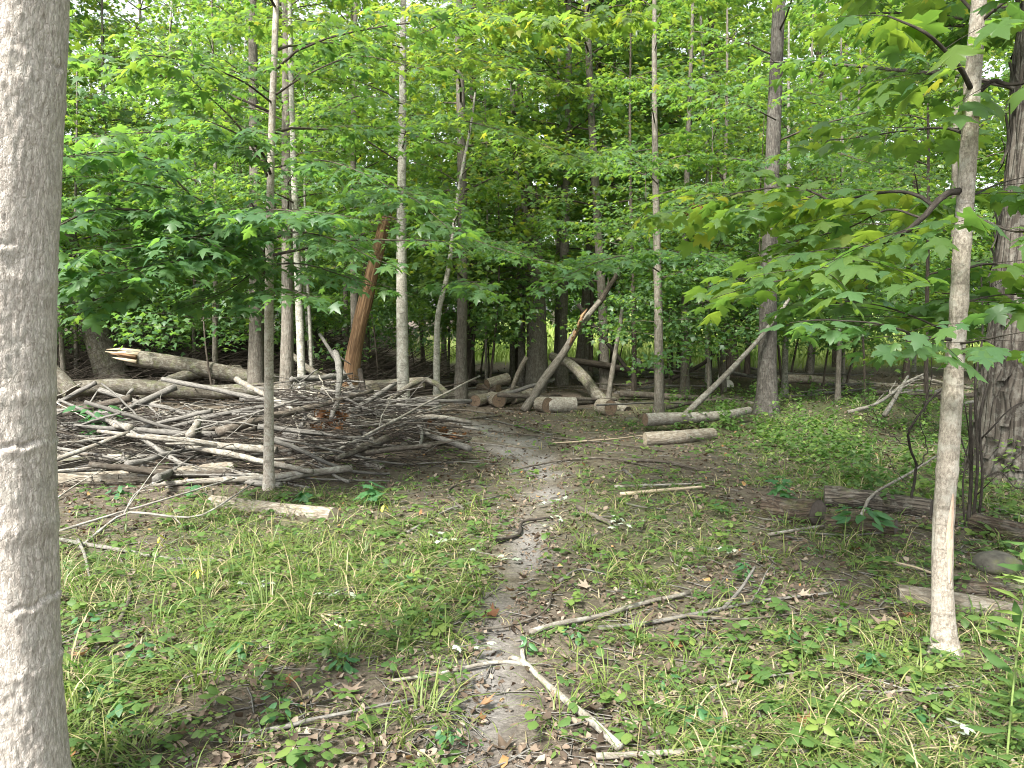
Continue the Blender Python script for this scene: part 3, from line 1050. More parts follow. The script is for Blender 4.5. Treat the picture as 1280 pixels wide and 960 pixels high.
# ------------------------------------------------------------------ the near maple at the left edge
def near_maple():
    D = 2.15
    prof = [(960, 86), (850, 80), (740, 75), (650, 70), (500, 66), (300, 69), (100, 77), (0, 81)]
    r = .155
    rp = r / D * F
    pts = [at(e - 8 - rp, y, D) for y, e in prof]
    base = pts[0].copy()
    base[2] = gz(base[0], base[1]) - .1
    top = pts[-1] + (pts[-1] - pts[-2]) / np.linalg.norm(pts[-1] - pts[-2]) * 5.5
    lo = resample([base] + pts + [top], 1500)
    sel = lo[:, 2] < 2.75
    line = np.vstack([lo[sel][::max(1, int(sel.sum() / 400))], lo[~sel][::22], lo[-1:]])
    zz = line[:, 2]
    rad = r * (1 + .5 * np.exp(-(zz - base[2]) / .16)) * np.where(zz > 2.6, 1 - .07 * (zz - 2.6), 1)
    # swollen rings where old branches were shed
    for zc, a, w in ((1.02, .035, .03), (.62, .03, .035), (1.72, .02, .02), (2.22, .018, .05), (.2, .02, .03), (1.4, .02, .02)):
        rad = rad * (1 + a * np.exp(-((zz - zc) / w) ** 2))
    tr = tube(line, rad, 200, .05, 3.3, 1.5, False, True, 0, .0030, 110, .2)
    V = tr[0]
    nr = len(line)
    ring = V[:nr * 200].reshape(nr, 200, 3)
    out_ = ring - line[:, None]
    out_ = out_ / np.linalg.norm(out_, axis=2, keepdims=True)
    th = np.linspace(0, 2 * np.pi, 200, endpoint=False)
    cs, sn = np.cos(th)[None], np.sin(th)[None]
    d = np.zeros((nr, 200))
    for zc in (2.06, 1.78, 1.26, .80, .62, 2.3):
        zz2 = zz[:, None] - zc - .035 * (vnoise(cs * 1.2 + zc * 9, sn * 1.2, 3) - .5)
        amp = 1.5 * smooth(.35, .75, vnoise(cs * 2.2 + zc * 5, sn * 2.2, 8)) * (.4 + .9 * vnoise(cs * 9 + zc, sn * 9, 4))
        zz2 = zz2 - .02 * (vnoise(cs * 8 + zc, sn * 8, 6) - .5)
        d += amp * (.004 * np.exp(-(zz2 / .018) ** 2) - .007 * np.exp(-((zz2 - .012) / .008) ** 2))
    rough_ = smooth(.52, .7, vnoise(cs * 1.1 + 4, sn * 1.1 + 2, zz[:, None] * 2.6)) 
    d += rough_ * .004 * (vnoise(cs * 11, sn * 11, zz[:, None] * 60) - .5)
    ring += out_ * d[..., None]
    root = empty('maple_tree', base, 'thick pale grey maple trunk with finely ridged bark at the edge of the grass', 'tree')
    lv, tw, limbs = Leaves(), [], []
    for k in range(11):
        z = 4.4 + 3.6 * rng.random()
        i = int(np.argmin(np.abs(zz - z)))
        az = R(-35 + 150 * rng.random())  # unseen limbs, turned off the sun side so their shade misses the trunk
        lb = grow(line[i], az, R(25), 1.6 + 1.4 * rng.random())
        limbs.append((lb, .03))
        spray(lv, tw, lb, .02, .8, .14, 1.2)
    finish_tree(root, base, tr, 'maple_big', limbs, tw, lv, T_MID, near=2.5, extra=lambda p: p[:, 2] > 3.4)
near_maple()

# ------------------------------------------------------------------ the pale sapling on the right
def right_sapling():
    D = float(gp(1183, 818)[1])
    pix = [(1183, 818), (1178, 740), (1180, 650), (1186, 560), (1192, 470), (1197, 400), (1203, 300), (1210, 200), (1216, 100), (1224, 0)]
    wid = [31, 25, 25, 25, 23, 21, 20, 19, 18, 17]
    pts = [at(x, y, D) for x, y in pix]
    base = pts[0].copy()
    base[2] = gz(base[0], base[1])
    top = pts[-1] + norm(pts[-1] - pts[-2]) * 3.2
    line = resample([base - [0, 0, .08]] + pts[1:] + [top], 240)
    zz = line[:, 2]
    zr = [p[2] for p in pts] + [top[2]]
    rr = [w / F * D / 2 for w in wid] + [.012]
    rad = np.interp(zz, zr, rr)
    rad = rad * (1 + .45 * np.exp(-np.clip(zz - base[2], 0, 9) / .05))
    for z in (1.68, 1.95, .9, 2.35, 1.25):
        rad = rad * (1 + .09 * np.exp(-((zz - z) / .025) ** 2))
    tr = tube(line, rad, 60, .06, 8.1, 3, False, True, 0, .0022, 90)
    root = empty('maple_sapling', base, 'young pale-barked maple with a slender mottled trunk standing beside tall leafy weed', 'tree')
    lv, tw, limbs = Leaves(), [], []
    def L(r, pl, **k):
        q = resample([at(*p) for p in pl], 14)
        limbs.append((q, r))
        spray(lv, tw, q, r, **k)
    # the crooked limb reaching left, and its fork
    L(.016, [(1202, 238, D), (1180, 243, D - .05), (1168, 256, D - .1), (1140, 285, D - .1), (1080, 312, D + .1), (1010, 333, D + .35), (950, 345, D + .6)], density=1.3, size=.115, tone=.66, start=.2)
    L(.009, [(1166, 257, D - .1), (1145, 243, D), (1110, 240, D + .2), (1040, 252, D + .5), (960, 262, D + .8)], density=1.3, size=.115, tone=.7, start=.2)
    # low spray in front of the clearing, leaf tone lowered as painted shade
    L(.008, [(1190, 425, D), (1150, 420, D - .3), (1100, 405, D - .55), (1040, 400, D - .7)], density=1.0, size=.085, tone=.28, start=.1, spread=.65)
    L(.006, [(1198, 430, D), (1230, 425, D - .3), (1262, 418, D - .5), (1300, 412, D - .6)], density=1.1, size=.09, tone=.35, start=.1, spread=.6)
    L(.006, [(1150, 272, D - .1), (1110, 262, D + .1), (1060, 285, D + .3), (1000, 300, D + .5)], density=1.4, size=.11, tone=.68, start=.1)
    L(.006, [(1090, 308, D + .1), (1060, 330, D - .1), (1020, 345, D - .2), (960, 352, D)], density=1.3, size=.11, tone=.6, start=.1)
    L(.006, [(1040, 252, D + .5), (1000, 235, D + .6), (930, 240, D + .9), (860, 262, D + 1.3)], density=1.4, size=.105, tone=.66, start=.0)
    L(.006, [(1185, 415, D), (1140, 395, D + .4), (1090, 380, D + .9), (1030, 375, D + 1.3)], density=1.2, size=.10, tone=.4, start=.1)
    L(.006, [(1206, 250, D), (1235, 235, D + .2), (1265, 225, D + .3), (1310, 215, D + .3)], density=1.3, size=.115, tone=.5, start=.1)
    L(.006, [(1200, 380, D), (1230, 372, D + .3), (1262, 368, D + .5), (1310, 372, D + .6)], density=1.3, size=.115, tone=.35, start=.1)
    # right side, middle
    L(.008, [(1205, 262, D), (1240, 280, D - .2), (1275, 290, D - .3), (1320, 280, D - .4)], density=.9, size=.12, tone=.5, spread=.8)
    L(.007, [(1208, 335, D), (1240, 330, D + .2), (1290, 345, D + .4)], density=.9, size=.11, tone=.5)
    # dark broken limbs and the top
    L(.013, [(1216, 115, D), (1200, 85, D - .1), (1180, 62, D - .15), (1155, 40, D - .2), (1110, 20, D - .1)], density=1.0, size=.135, tone=.55, spread=.8)
    L(.014, [(1214, 125, D), (1240, 102, D), (1265, 106, D - .1), (1320, 95, D - .2)], density=1.1, size=.135, tone=.55, spread=.9)
    L(.008, [(1222, 20, D), (1190, -10, D + .1), (1130, -30, D + .3), (1060, -45, D + .5)], density=.9, size=.12, tone=.62)
    L(.008, [(1212, 170, D), (1180, 160, D + .3), (1120, 165, D + .7), (1050, 175, D + 1.1)], density=.8, size=.10, tone=.62)
    L(.008, [(1222, 30, D), (1260, 0, D - .1), (1320, -25, D - .1)], density=.9, size=.125, tone=.6)
    for k in range(12):
        z = 3.3 + 2.6 * rng.random()
        i = int(np.argmin(np.abs(zz - z)))
        q = grow(line[i], rng.random() * 6.28, R(30), .8 + rng.random())
        limbs.append((q, .009))
        spray(lv, tw, q, .009, .9, .12, 1.0, .6)
    finish_tree(root, base, tr, 'sapling', limbs, tw, lv, T_HI, nobj=300, near=2.2, twig_mat='vine')
    # strip where the bark is gone
    Vp, Bp = [], []
    for u in np.linspace(0, 1, 16):
        yy = 722 - 108 * u
        i = int(np.argmin(np.abs(zz - at(1180, yy, D)[2])))
        hw = .34 * math.sin(math.pi * (.04 + .92 * u)) ** .7
        for v in np.linspace(-1, 1, 6):
            a = R(-82) + hw * v + .06 * math.sin(9 * u)
            rr_ = rad[i] * 1.03 + .0018 - .002 * v * v
            Vp.append(line[i] + [math.cos(a) * rr_, math.sin(a) * rr_, 0])
            Bp.append((math.cos(a) * rr_, math.sin(a) * rr_, u))
    qp = [(6 * a + b, 6 * a + b + 1, 6 * a + b + 7, 6 * a + b + 6) for a in range(15) for b in range(5)]
    link('bare_wood_strip', mesh_np('bare_wood_strip', np.array(Vp) - base, [qp], {'bk': np.array(Bp)}, True), 'pinkwood', root)
    # stub of a shed branch
    mb = MB()
    p = at(1196, 442, D)
    mb.tube(np.array([p + [0, .01, 0], p + [.012, -.045, .012], p + [.016, -.06, .016]]), [.02, .016, .006], 9, .25, 4)
    link('branch_knot', mb.mesh('branch_knot', base), 'logdark', root)
right_sapling()

# ------------------------------------------------------------------ trees standing round the clearing
def maple(name, label, px, py, top, w, H, bark_m, z0=2.2, crown=2.2, nl=16, dens=1.15, size=.088, tone=.52, tmpl=None, nobj=0, group=None,
          kinks=None, limbs_px=(), r1=None, limb_parts=False, limb_r=.016, flare=.3, extra=None, bow=.05, nseg=16, rows=40, cat='tree', side=None, Y=None, spacing=.058, spread=1.0):
    base = gp(px, py)
    if Y is not None:
        base = at(px, py, Y)
        base[2] = gz(base[0], base[1])
    D = base[1]
    tp = at(top[0], top[1], D)
    d = (tp - base) / (tp[2] - base[2])
    tip = base + d * H
    r0 = w / F * D / 2
    kk = None
    if kinks:
        kk = [at(a, b, D) for a, b in kinks] + [tp]
    tr, line, rad = trunk_tube(base, tip, r0, r1 if r1 is not None else r0 * .25, rows, nseg, bow * 2, flare, .07, kinks=kk)
    root = empty(name, base, label, cat, group)
    lv, tw, limbs = Leaves(), [], []
    for r, pl, kw in limbs_px:
        q = resample([at(*p) for p in pl], 14)
        limbs.append((q, r))
        spray(lv, tw, q, r, **{**dict(density=dens, size=size, tone=tone, spacing=spacing), **kw})
    for k in range(nl):
        f = (k + rng.random()) / max(nl, 1)
        z = z0 + (H * .93 - z0) * f
        i = int(np.argmin(np.abs(line[:, 2] - base[2] - z)))
        az = k * 2.4 + rng.normal(0, .5) if side is None else side[0] + rng.normal(0, side[1])
        L = crown * (1 - .55 * f) * (.65 + .55 * rng.random())
        q = grow(line[i], az, R(8 + 30 * f + 12 * rng.random()), L)
        limbs.append((q, limb_r * (1 - .5 * f)))
        spray(lv, tw if D < 13 else None, q, limb_r, dens, size, spread, tone + .12 * f, spacing=spacing)  # leaf tone rises with height: brighter crown light put into the colour
    finish_tree(root, base, tr, bark_m, limbs, tw, lv, tmpl or T_MID, nobj=nobj, limb_parts=limb_parts, extra=extra, near=3.2)
    return root

# keep the view into the clearing under the leaves
SIGHT = [((436, 500), (484, 265), 13, .8), ((505, 520), (503, 0), 9, .75), ((546, 515), (552, 380), 7, .7), ((552, 380), (590, 150), 7, .7), ((336, 612), (350, 0), 7, .6),
         ((357, 500), (366, 0), 10, .5), ((958, 517), (974, 0), 14, .75), ((824, 518), (820, 0), 7, .5), ((670, 490), (664, 235), 14, .15), ((655, 510), (780, 330), 9, .7)]
def browse(lim):
    def f(p):
        px, py, dep = project(p)
        k = (py < lim + 22 * np.sin(px * .021) + 14 * np.sin(px * .057) + 18 * rng.random(len(px)) ** 3) | (dep < 0)
        for (x0, y0), (x1, y1), w, q in SIGHT:
            u = (py - y0) / (y1 - y0)
            k &= ~((np.abs(px - (x0 + (x1 - x0) * u)) < w) & (u > 0) & (u < 1) & (rng.random(len(px)) < q))
        return k
    return f

D1 = float(gp(336, 612)[1])
maple('maple_sapling', 'slim straight pale sapling growing out of the front edge of the brush pile', 336, 612, (350, 0), 13, 7.2, 'sapling',
      z0=2.2, crown=1.9, nl=15, dens=1.0, size=.095, tone=.36, nobj=300, flare=.2, limb_parts=True, extra=browse(398),
      limbs_px=[
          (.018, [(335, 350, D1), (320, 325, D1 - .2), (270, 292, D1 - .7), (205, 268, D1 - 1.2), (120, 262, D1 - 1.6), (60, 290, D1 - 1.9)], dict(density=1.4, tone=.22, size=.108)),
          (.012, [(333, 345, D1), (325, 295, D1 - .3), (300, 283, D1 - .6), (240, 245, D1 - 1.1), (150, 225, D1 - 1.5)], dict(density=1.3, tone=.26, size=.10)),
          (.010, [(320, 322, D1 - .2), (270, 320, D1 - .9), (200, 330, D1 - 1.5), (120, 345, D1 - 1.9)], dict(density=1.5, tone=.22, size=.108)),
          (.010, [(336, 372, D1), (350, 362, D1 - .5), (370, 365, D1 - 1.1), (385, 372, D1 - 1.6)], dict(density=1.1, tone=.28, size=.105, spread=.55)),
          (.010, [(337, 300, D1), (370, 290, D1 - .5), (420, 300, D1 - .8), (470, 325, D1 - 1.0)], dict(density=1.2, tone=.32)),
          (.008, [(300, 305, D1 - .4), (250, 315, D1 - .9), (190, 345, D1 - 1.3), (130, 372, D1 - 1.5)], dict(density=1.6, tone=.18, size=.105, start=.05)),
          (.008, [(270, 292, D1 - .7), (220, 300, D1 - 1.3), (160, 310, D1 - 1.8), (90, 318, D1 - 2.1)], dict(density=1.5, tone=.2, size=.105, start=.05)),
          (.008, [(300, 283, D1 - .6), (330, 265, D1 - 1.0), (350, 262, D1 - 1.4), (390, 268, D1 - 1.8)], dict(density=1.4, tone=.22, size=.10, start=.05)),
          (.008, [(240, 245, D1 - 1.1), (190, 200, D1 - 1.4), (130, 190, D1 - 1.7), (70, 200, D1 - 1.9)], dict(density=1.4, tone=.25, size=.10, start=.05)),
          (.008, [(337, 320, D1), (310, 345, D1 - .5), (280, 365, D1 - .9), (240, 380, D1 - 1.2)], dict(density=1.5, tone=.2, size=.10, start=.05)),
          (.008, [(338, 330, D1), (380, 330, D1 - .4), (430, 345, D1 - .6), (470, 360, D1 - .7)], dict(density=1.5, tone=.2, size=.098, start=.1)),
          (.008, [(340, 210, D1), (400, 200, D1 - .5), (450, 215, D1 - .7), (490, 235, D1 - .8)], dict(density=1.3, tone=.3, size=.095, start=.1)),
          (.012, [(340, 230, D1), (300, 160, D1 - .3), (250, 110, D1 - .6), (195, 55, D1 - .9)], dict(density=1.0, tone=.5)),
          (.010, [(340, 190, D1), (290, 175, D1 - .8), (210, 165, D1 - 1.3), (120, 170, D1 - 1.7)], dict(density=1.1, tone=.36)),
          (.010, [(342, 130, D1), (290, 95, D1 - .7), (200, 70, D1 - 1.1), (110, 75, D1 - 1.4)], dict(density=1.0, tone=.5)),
          (.010, [(342, 120, D1), (390, 90, D1 - .4), (450, 70, D1 - .6), (520, 85, D1 - .6)], dict(density=1.0, tone=.52)),
      ])
maple('maple_tree', 'grey maple trunk close beside a thin twin, rising behind the brush pile', 357, 500, (362, 0), 17, 9.5, 'grey', z0=2.3, crown=2.4, nl=18, tone=.45, extra=browse(392), Y=12.2)
maple('maple_tree', 'thin pale maple trunk, right-hand twin of the pair behind the brush pile', 378, 500, (366, 60), 11, 8.5, 'banded', z0=2.5, crown=1.9, nl=13, tone=.5, extra=browse(392), Y=11.6)
maple('maple_tree', 'dull brown trunk behind the long fallen logs at the brush pile', 319, 480, (318, 80), 20, 10, 'grey', z0=2.6, crown=2.6, nl=16, tone=.42, extra=browse(395), Y=14.5)
maple('maple_tree', 'straight light grey tree with banded bark beside the leaning brown snag', 505, 520, (503, 0), 16, 9.0, 'banded', z0=2.5, crown=2.3, nl=17, tone=.52, flare=.15, limb_parts=True, extra=browse(385), nobj=150,
      limbs_px=[(.012, [(503, 15, 12.4), (540, 12, 10.5), (600, 20, 9.0), (680, 26, 8.0), (790, 18, 7.2)], dict(density=1.1, tone=.75, size=.115)),  # top limbs get a yellower leaf tone, a painted backlit glow
                (.010, [(502, 90, 12.4), (560, 70, 10.0), (640, 85, 8.6), (720, 105, 8.0)], dict(density=1.1, tone=.72)),
                (.012, [(503, 235, 12.4), (480, 235, 10.5), (520, 250, 8.6), (560, 285, 7.6)], dict(density=1.0, tone=.34, size=.12)),
                (.010, [(503, 60, 12.4), (440, 40, 10), (380, 25, 8.6), (300, 20, 7.8)], dict(density=1.1, tone=.66)),
                (.010, [(505, 300, 12.4), (560, 290, 10.5), (620, 310, 9.4), (690, 330, 8.8)], dict(density=1.1, tone=.33)),
                (.008, [(545, 372, 12), (560, 355, 10), (590, 352, 8.6), (600, 360, 8.0)], dict(density=.9, tone=.33, size=.12, spread=.55)),
                (.010, [(503, 160, 12.4), (570, 150, 9.8), (650, 170, 8.8), (730, 200, 8.4)], dict(density=1.1, tone=.6)),
                (.010, [(503, 130, 12.4), (450, 120, 10), (410, 140, 9), (370, 170, 8.5)], dict(density=1.0, tone=.5))])
maple('maple_tree', 'crooked pale sapling leaning right with a kink at mid height', 546, 515, (590, 148), 9, 5.6, 'banded', z0=2.6, crown=1.6, nl=9, tone=.5, flare=.15, extra=browse(392), kinks=[(546, 440), (548, 392), (560, 340), (573, 240)], bow=0)
maple('maple_tree', 'grey trunk standing just behind the leaning brown snag', 444, 490, (446, 60), 11, 9.5, 'grey', z0=2.7, crown=2.2, nl=15, tone=.55, extra=browse(392), Y=14.8)
maple('maple_tree', 'dark trunk in the shade between crooked sapling and grey snag', 587, 478, (590, 0), 13, 12, 'dark', z0=2.6, crown=2.6, nl=18, tone=.45, extra=browse(400), Y=18.5)
maple('maple_tree', 'mid-grey straight tree behind the pair of cut logs', 824, 518, (820, 0), 12, 9.5, 'grey', z0=2.5, crown=2.3, nl=17, tone=.5, extra=browse(390), limb_parts=True,
      limbs_px=[(.012, [(824, 340, 13), (790, 320, 11.5), (740, 330, 10.3), (690, 355, 9.6)], dict(density=1.1, tone=.33, size=.115)),
                (.012, [(824, 330, 13), (850, 315, 11.5), (890, 320, 10.3), (930, 340, 9.5)], dict(density=1.1, tone=.38)),
                (.010, [(822, 230, 13), (790, 200, 11), (750, 190, 9.8), (700, 200, 9)], dict(density=1.1, tone=.5))])
maple('maple_tree', 'tall stout tree with dark reddish-grey bark at the back of the clearing', 958, 517, (974, 0), 23, 14, 'darkgrey', z0=3.6, crown=2.8, nl=18, tone=.5, flare=.3, limb_r=.02, extra=browse(330), limb_parts=True,
      limbs_px=[(.014, [(966, 280, 13.2), (930, 265, 11.5), (880, 270, 10), (820, 285, 9.2)], dict(density=1.1, tone=.5)),
                (.014, [(968, 200, 13.2), (1000, 195, 11.5), (1040, 190, 10.2), (1090, 205, 9.4)], dict(density=1.1, tone=.4)),
                (.012, [(970, 150, 13.2), (930, 130, 12), (880, 110, 11), (830, 100, 10)], dict(density=1.0, tone=.5))])

# leaning and thin stems between them: (base px, py, Y, top px, py, width, H, bark, label)
stems = [
    (856, 492, 16.5, 864, 100, 11, 9, 'grey', 'straight grey stem beside the pale cut log ends'),
    (904, 487, 17.5, 908, 60, 8, 9, 'grey', 'slim straight stem standing behind the thin leaning pole'),
    (793, 492, 16.0, 790, 120, 7, 8, 'dark', 'slim dark stem between the dead leaning pole and the grey tree'),
    (981, 492, 17.0, 985, 120, 8, 8, 'banded', 'pale thin stem beside the long fallen trunk'),
    (1047, 500, 15.0, 1050, 200, 7, 7, 'grey', 'short-looking pale stem in front of the fallen grey trunk'),
    (575, 492, 16.0, 573, 150, 6, 7, 'grey', 'thin grey stem between the crooked sapling and the firewood heap'),
    (697, 470, 21.0, 700, 60, 12, 12, 'grey', 'grey trunk in the shade to the right of the broken grey snag'),
    (640, 470, 21.0, 642, 100, 7, 9, 'grey', 'thin stem in the dark wood behind the firewood'),
    (738, 470, 20.0, 742, 60, 6, 9, 'dark', 'thin dark stem behind the curved fallen log'),
    (886, 500, 15.5, 890, 200, 4, 6, 'grey', 'whip-thin stem between the grey stem and the slim straight one'),
    (1012, 470, 21.0, 1016, 60, 7, 10, 'grey', 'thin grey stem at the edge of the sunny meadow'),
    (934, 468, 22.0, 936, 60, 7, 10, 'dark', 'thin dark stem left of the stout dark tree at the meadow edge'),
    (838, 464, 23.0, 840, 60, 7, 11, 'dark', 'far thin stem seen against the meadow behind the grey tree'),
    (767, 462, 23.0, 770, 40, 9, 12, 'dark', 'far dark stem seen against the meadow left of the leaning pole'),
    (268, 475, 15.5, 266, 150, 7, 8, 'grey', 'thin stem rising behind the splintered fallen trunk'),
    (80, 470, 15.5, 72, 200, 7, 7, 'grey', 'thin pale stem by the leaning dark trunk'),
    (95, 468, 16.5, 96, 200, 6, 7, 'grey', 'second thin pale stem by the leaning dark trunk'),
    (243, 470, 17.0, 240, 150, 5, 8, 'grey', 'whip-thin stem in the dark brush behind the fallen logs'),
    (390, 490, 13.0, 384, 200, 5, 6, 'banded', 'whip-thin pale stem beside the twin trunks at the brush pile'),
    (608, 488, 17.0, 606, 200, 4, 7, 'grey', 'whip-thin stem just behind the firewood heap'),
    (1160, 475, 12.0, 1158, 200, 6, 7, 'dark', 'thin dark stem behind the pale sapling'),
]
for i, (px, py, Y, tx, ty, w, H, bm, lab) in enumerate(stems):
    maple('slender_tree', lab, px, py, (tx, ty), w, H, bm, z0=2.3, crown=1.7, nl=12, dens=1.0, size=.10, tone=.55, tmpl=T_LO, Y=Y, nseg=9, rows=22, extra=browse(395), flare=.15, spacing=.085)

# ------------------------------------------------------------------ the shaggy giant at the right edge
def shaggy():
    Y = 7.6
    base = at(1278, 600, Y)
    base[2] = gz(base[0], base[1])
    r = .44
    line = resample([base - [0, 0, .1], base + [.05, 0, 1.5], base + [.18, .1, 4], base + [.3, .2, 9.5]], 150)
    zz = line[:, 2] - base[2]
    rad = r * (1 - .045 * zz) + .16 * np.exp(-np.clip(zz, 0, 9) / .3)
    tr = tube(line, rad, 120, .07, 2.2, 1.2, False, True, 0, .022, 13)
    root = empty('shagbark_tree', base, 'massive shaggy-barked trunk behind the pale sapling', 'tree')
    lv, tw, limbs = Leaves(), [], []
    # loose strips of bark standing off the trunk
    V, B, Fq, lvn = [], [], [], 0
    mb = MB()
    for k in range(92):
        z = .15 + 4.6 * rng.random()
        th = rng.random() * 6.283
        L = .18 + .35 * rng.random()
        w = .03 + .05 * rng.random()
        i = int(np.argmin(np.abs(zz - z)))
        c = line[i]
        rr = rad[i]
        Vs, Bs = [], []
        for u in np.linspace(0, 1, 5):
            off = rr + .012 + .055 * (2 * u - 1) ** 2 * (u > .5) + .035 * (2 * u - 1) ** 2 * (u <= .5)
            for sgn in (-1, 0, 1):
                a = th + sgn * w / rr * (1 - .3 * abs(2 * u - 1)) + .04 * math.sin(u * 5 + k)
                Vs.append(c + [math.cos(a) * (off - .008 * abs(sgn)), math.sin(a) * (off - .008 * abs(sgn)), (.5 - u) * L])
                Bs.append((math.cos(a) * rr, math.sin(a) * rr, z + u * L))
        q = [(3 * a + b, 3 * a + b + 1, 3 * a + b + 4, 3 * a + b + 3) for a in range(4) for b in range(2)]
        me = mesh_np('bark_strip', np.array(Vs) - base, [q], {'bk': np.array(Bs)})
        link('bark_strip', me, 'shag', root)
    for k in range(22):
        z = 3.2 + 6 * rng.random()
        i = int(np.argmin(np.abs(zz - z)))
        q = grow(line[i], rng.random() * 6.28, R(25), 1.6 + 1.8 * rng.random())
        limbs.append((q, .03))
        spray(lv, tw, q, .02, .9, .13, 1.1, .5)
    finish_tree(root, base, tr, 'shag', limbs, tw, lv, T_MID, near=3.0, extra=browse(330))
shaggy()

# ------------------------------------------------------------------ snags
def snag(name, label, base_px, py, Y, top, w0, w1, mat, jag=.35, kinks=None, n=30, splinters=6, splmat='wood'):
    base = at(base_px, py, Y)
    base[2] = gz(base[0], base[1])
    tp = at(top[0], top[1], Y)
    pts = [base] + [at(a, b, Y) for a, b in (kinks or [])] + [tp]
    line = resample(pts, n)
    line[0][2] -= .1
    r0, r1 = w0 / F * Y / 2, w1 / F * Y / 2
    V, Q, T, B = tube(line, np.linspace(r0, r1, n), 18, .12, rng.random() * 40, 1.5, False, True, jag, .022, 22, .05)
    root = empty(name, base, label, 'snag')
    link('trunk', mesh_np('trunk', V - base, [Q, T], {'bk': B}, True), mat, root)
    d = norm(line[-1] - line[-3])
    for k in range(splinters):
        a = rng.random() * 6.283
        p = line[-1] + np.array([math.cos(a), math.sin(a), 0]) * r1 * .75 - d * .1
        L = jag * (.5 + rng.random())
        mb = MB()
        mb.tube(np.array([p, p + d * L * .6, p + d * L + rng.normal(0, .02, 3)]), [r1 * .28, r1 * .2, .003], 5, .2, k)
        link('splinter', mb.mesh('splinter', base), splmat, root)
    return root
snag('leaning_snag', 'barkless orange-brown snag leaning right out of the brush pile', 434, 505, 13.6, (484, 262), 21, 15, 'wood', .45, [(443, 440), (463, 350)])
snag('broken_snag', 'thick grey dead trunk with a splintered brown top behind the firewood', 670, 492, 17.2, (664, 262), 30, 20, 'grey', .6, [(671, 440), (668, 350)], splinters=9, splmat='rot')
def lean_trunk():
    Y = 16.0
    base = at(152, 505, Y)
    base[2] = gz(base[0], base[1])
    tr, line, rad = trunk_tube(base, at(40, 150, Y - .5), 36 / F * Y / 2, .12, 30, 16, .05, .3, .08, kinks=[at(120, 415, Y), at(92, 330, Y)])
    root = empty('leaning_tree', base, 'thick dark trunk leaning left behind the long fallen logs', 'tree')
    lv, tw, limbs = Leaves(), [], []
    for k in range(16):
        i = int(10 + 19 * rng.random())
        q = grow(line[i], rng.random() * 6.28, R(15), 1.5 + 1.5 * rng.random())
        limbs.append((q, .02))
        spray(lv, None, q, .02, .9, .13, 1.0, .4)
    finish_tree(root, base, tr, 'logdark', limbs, None, lv, T_MID, limb_parts=False, extra=browse(395), near=3)
lean_trunk()

# ------------------------------------------------------------------ the wood behind
wood_groups = {
    'left': ('shaded maple deep in the wood behind the brush pile', 'trees deep in the wood behind the brush pile'),
    'left_tall': ('tall high-crowned tree with a long clear trunk in the shaded wood', 'tall high-crowned trees in the wood'),
    'mid_tall': ('tall high-crowned tree with a long clear trunk at the meadow edge', 'tall high-crowned trees at the meadow edge'),
    'left_far': ('big leafy tree far back in the wood behind the brush pile', 'big trees far back in the wood'),
    'left_shrub': ('bushy young tree leafy to the ground far back in the wood', 'bushy young trees far back in the wood'),
    'far_shrub': ('bushy young tree leafy to the ground beyond the meadow', 'bushy young trees beyond the meadow'),
    'mid_under': ('thin leafy sapling among the trunks between the clearing and the meadow', 'leafy saplings before the meadow'),
    'left_under': ('thin leafy sapling among the trunks in the shaded wood', 'leafy saplings in the shaded wood'),
    'mid': ('tree deep in the wood behind the clearing', 'trees deep in the wood behind the clearing'),
    'far': ('tall leafy tree on the far side of the sunny meadow', 'trees beyond the meadow'),
}
T_FAR = (np.array([(0, 0, 0), (.5, .4, -.12), (0, 1.05, -.1), (-.5, .4, -.12)]), np.array([(0, 1, 2), (0, 2, 3)], np.int32))
def proto(H, r0, crown, nl, size, tone, z0, dens, tmpl, spacing, bm, wild=0.0):
    """one whole tree at the origin: trunk, limbs and crown meshes, shared by its copies"""
    tip = np.array([rng.normal(0, .35), rng.normal(0, .35), H])
    tr, line, rad = trunk_tube((0, 0, 0), tip, r0, r0 * .25, 20, 10, .25, .25, .06)
    lv, mb = Leaves(), MB()
    for k in range(nl):
        f = (k + rng.random()) / nl
        z = z0 + (H * .95 - z0) * f
        i = int(np.argmin(np.abs(line[:, 2] - z)))
        q = grow(line[i], k * 2.4 + rng.normal(0, .5), R(6 + 32 * f), crown * (1 - .55 * f) * (.6 + .65 * rng.random()))
        mb.tube(q, np.linspace(r0 * .22, .004, len(q)), 5, cap0=False)
        spray(lv, None, q, .02, dens, size, 1.25, tone + .12 * f, spacing=spacing)  # upper leaves toned yellower, light from above put into their colour
    arr = lv.arrays()
    p, t, n, s_, v = arr
    if wild:
        n = n + rng.normal(0, wild, n.shape)
        t = norm(t + rng.normal(0, wild, t.shape))
        p = p + rng.normal(0, .12, p.shape)
    k = p[:, 2] > z0 - .5 + .3 * np.sin(p[:, 0] * 3) 
    arr = tuple(q[k] for q in (p, t, n, s_, v))
    V, Q, T, B = tr
    ms = [mesh_np('trunk', V, [Q, T], {'bk': B}, True), mb.mesh('limbs'), leaf_mesh('crown', arr, tmpl)]
    for m_, k in zip(ms, (bm, 'dark', 'leaf')):
        m_.materials.append(M[k])
    return ms

def plant_tree(ms, x, y, sc, label, group=None, name='woodland_tree'):
    z = gz(x, y)
    root = empty(name, (x, y, z - .03), label, 'tree', group)
    root.rotation_euler = (rng.normal(0, .03), rng.normal(0, .03), rng.random() * 6.283)
    root.scale = (sc * (.9 + .2 * rng.random()), sc * (.9 + .2 * rng.random()), sc)
    for nm, m_ in zip(('trunk', 'limbs', 'crown'), ms):
        o = link(nm, m_, None, root)
        if nm != 'trunk':
            o['kind'] = 'stuff'
    return root

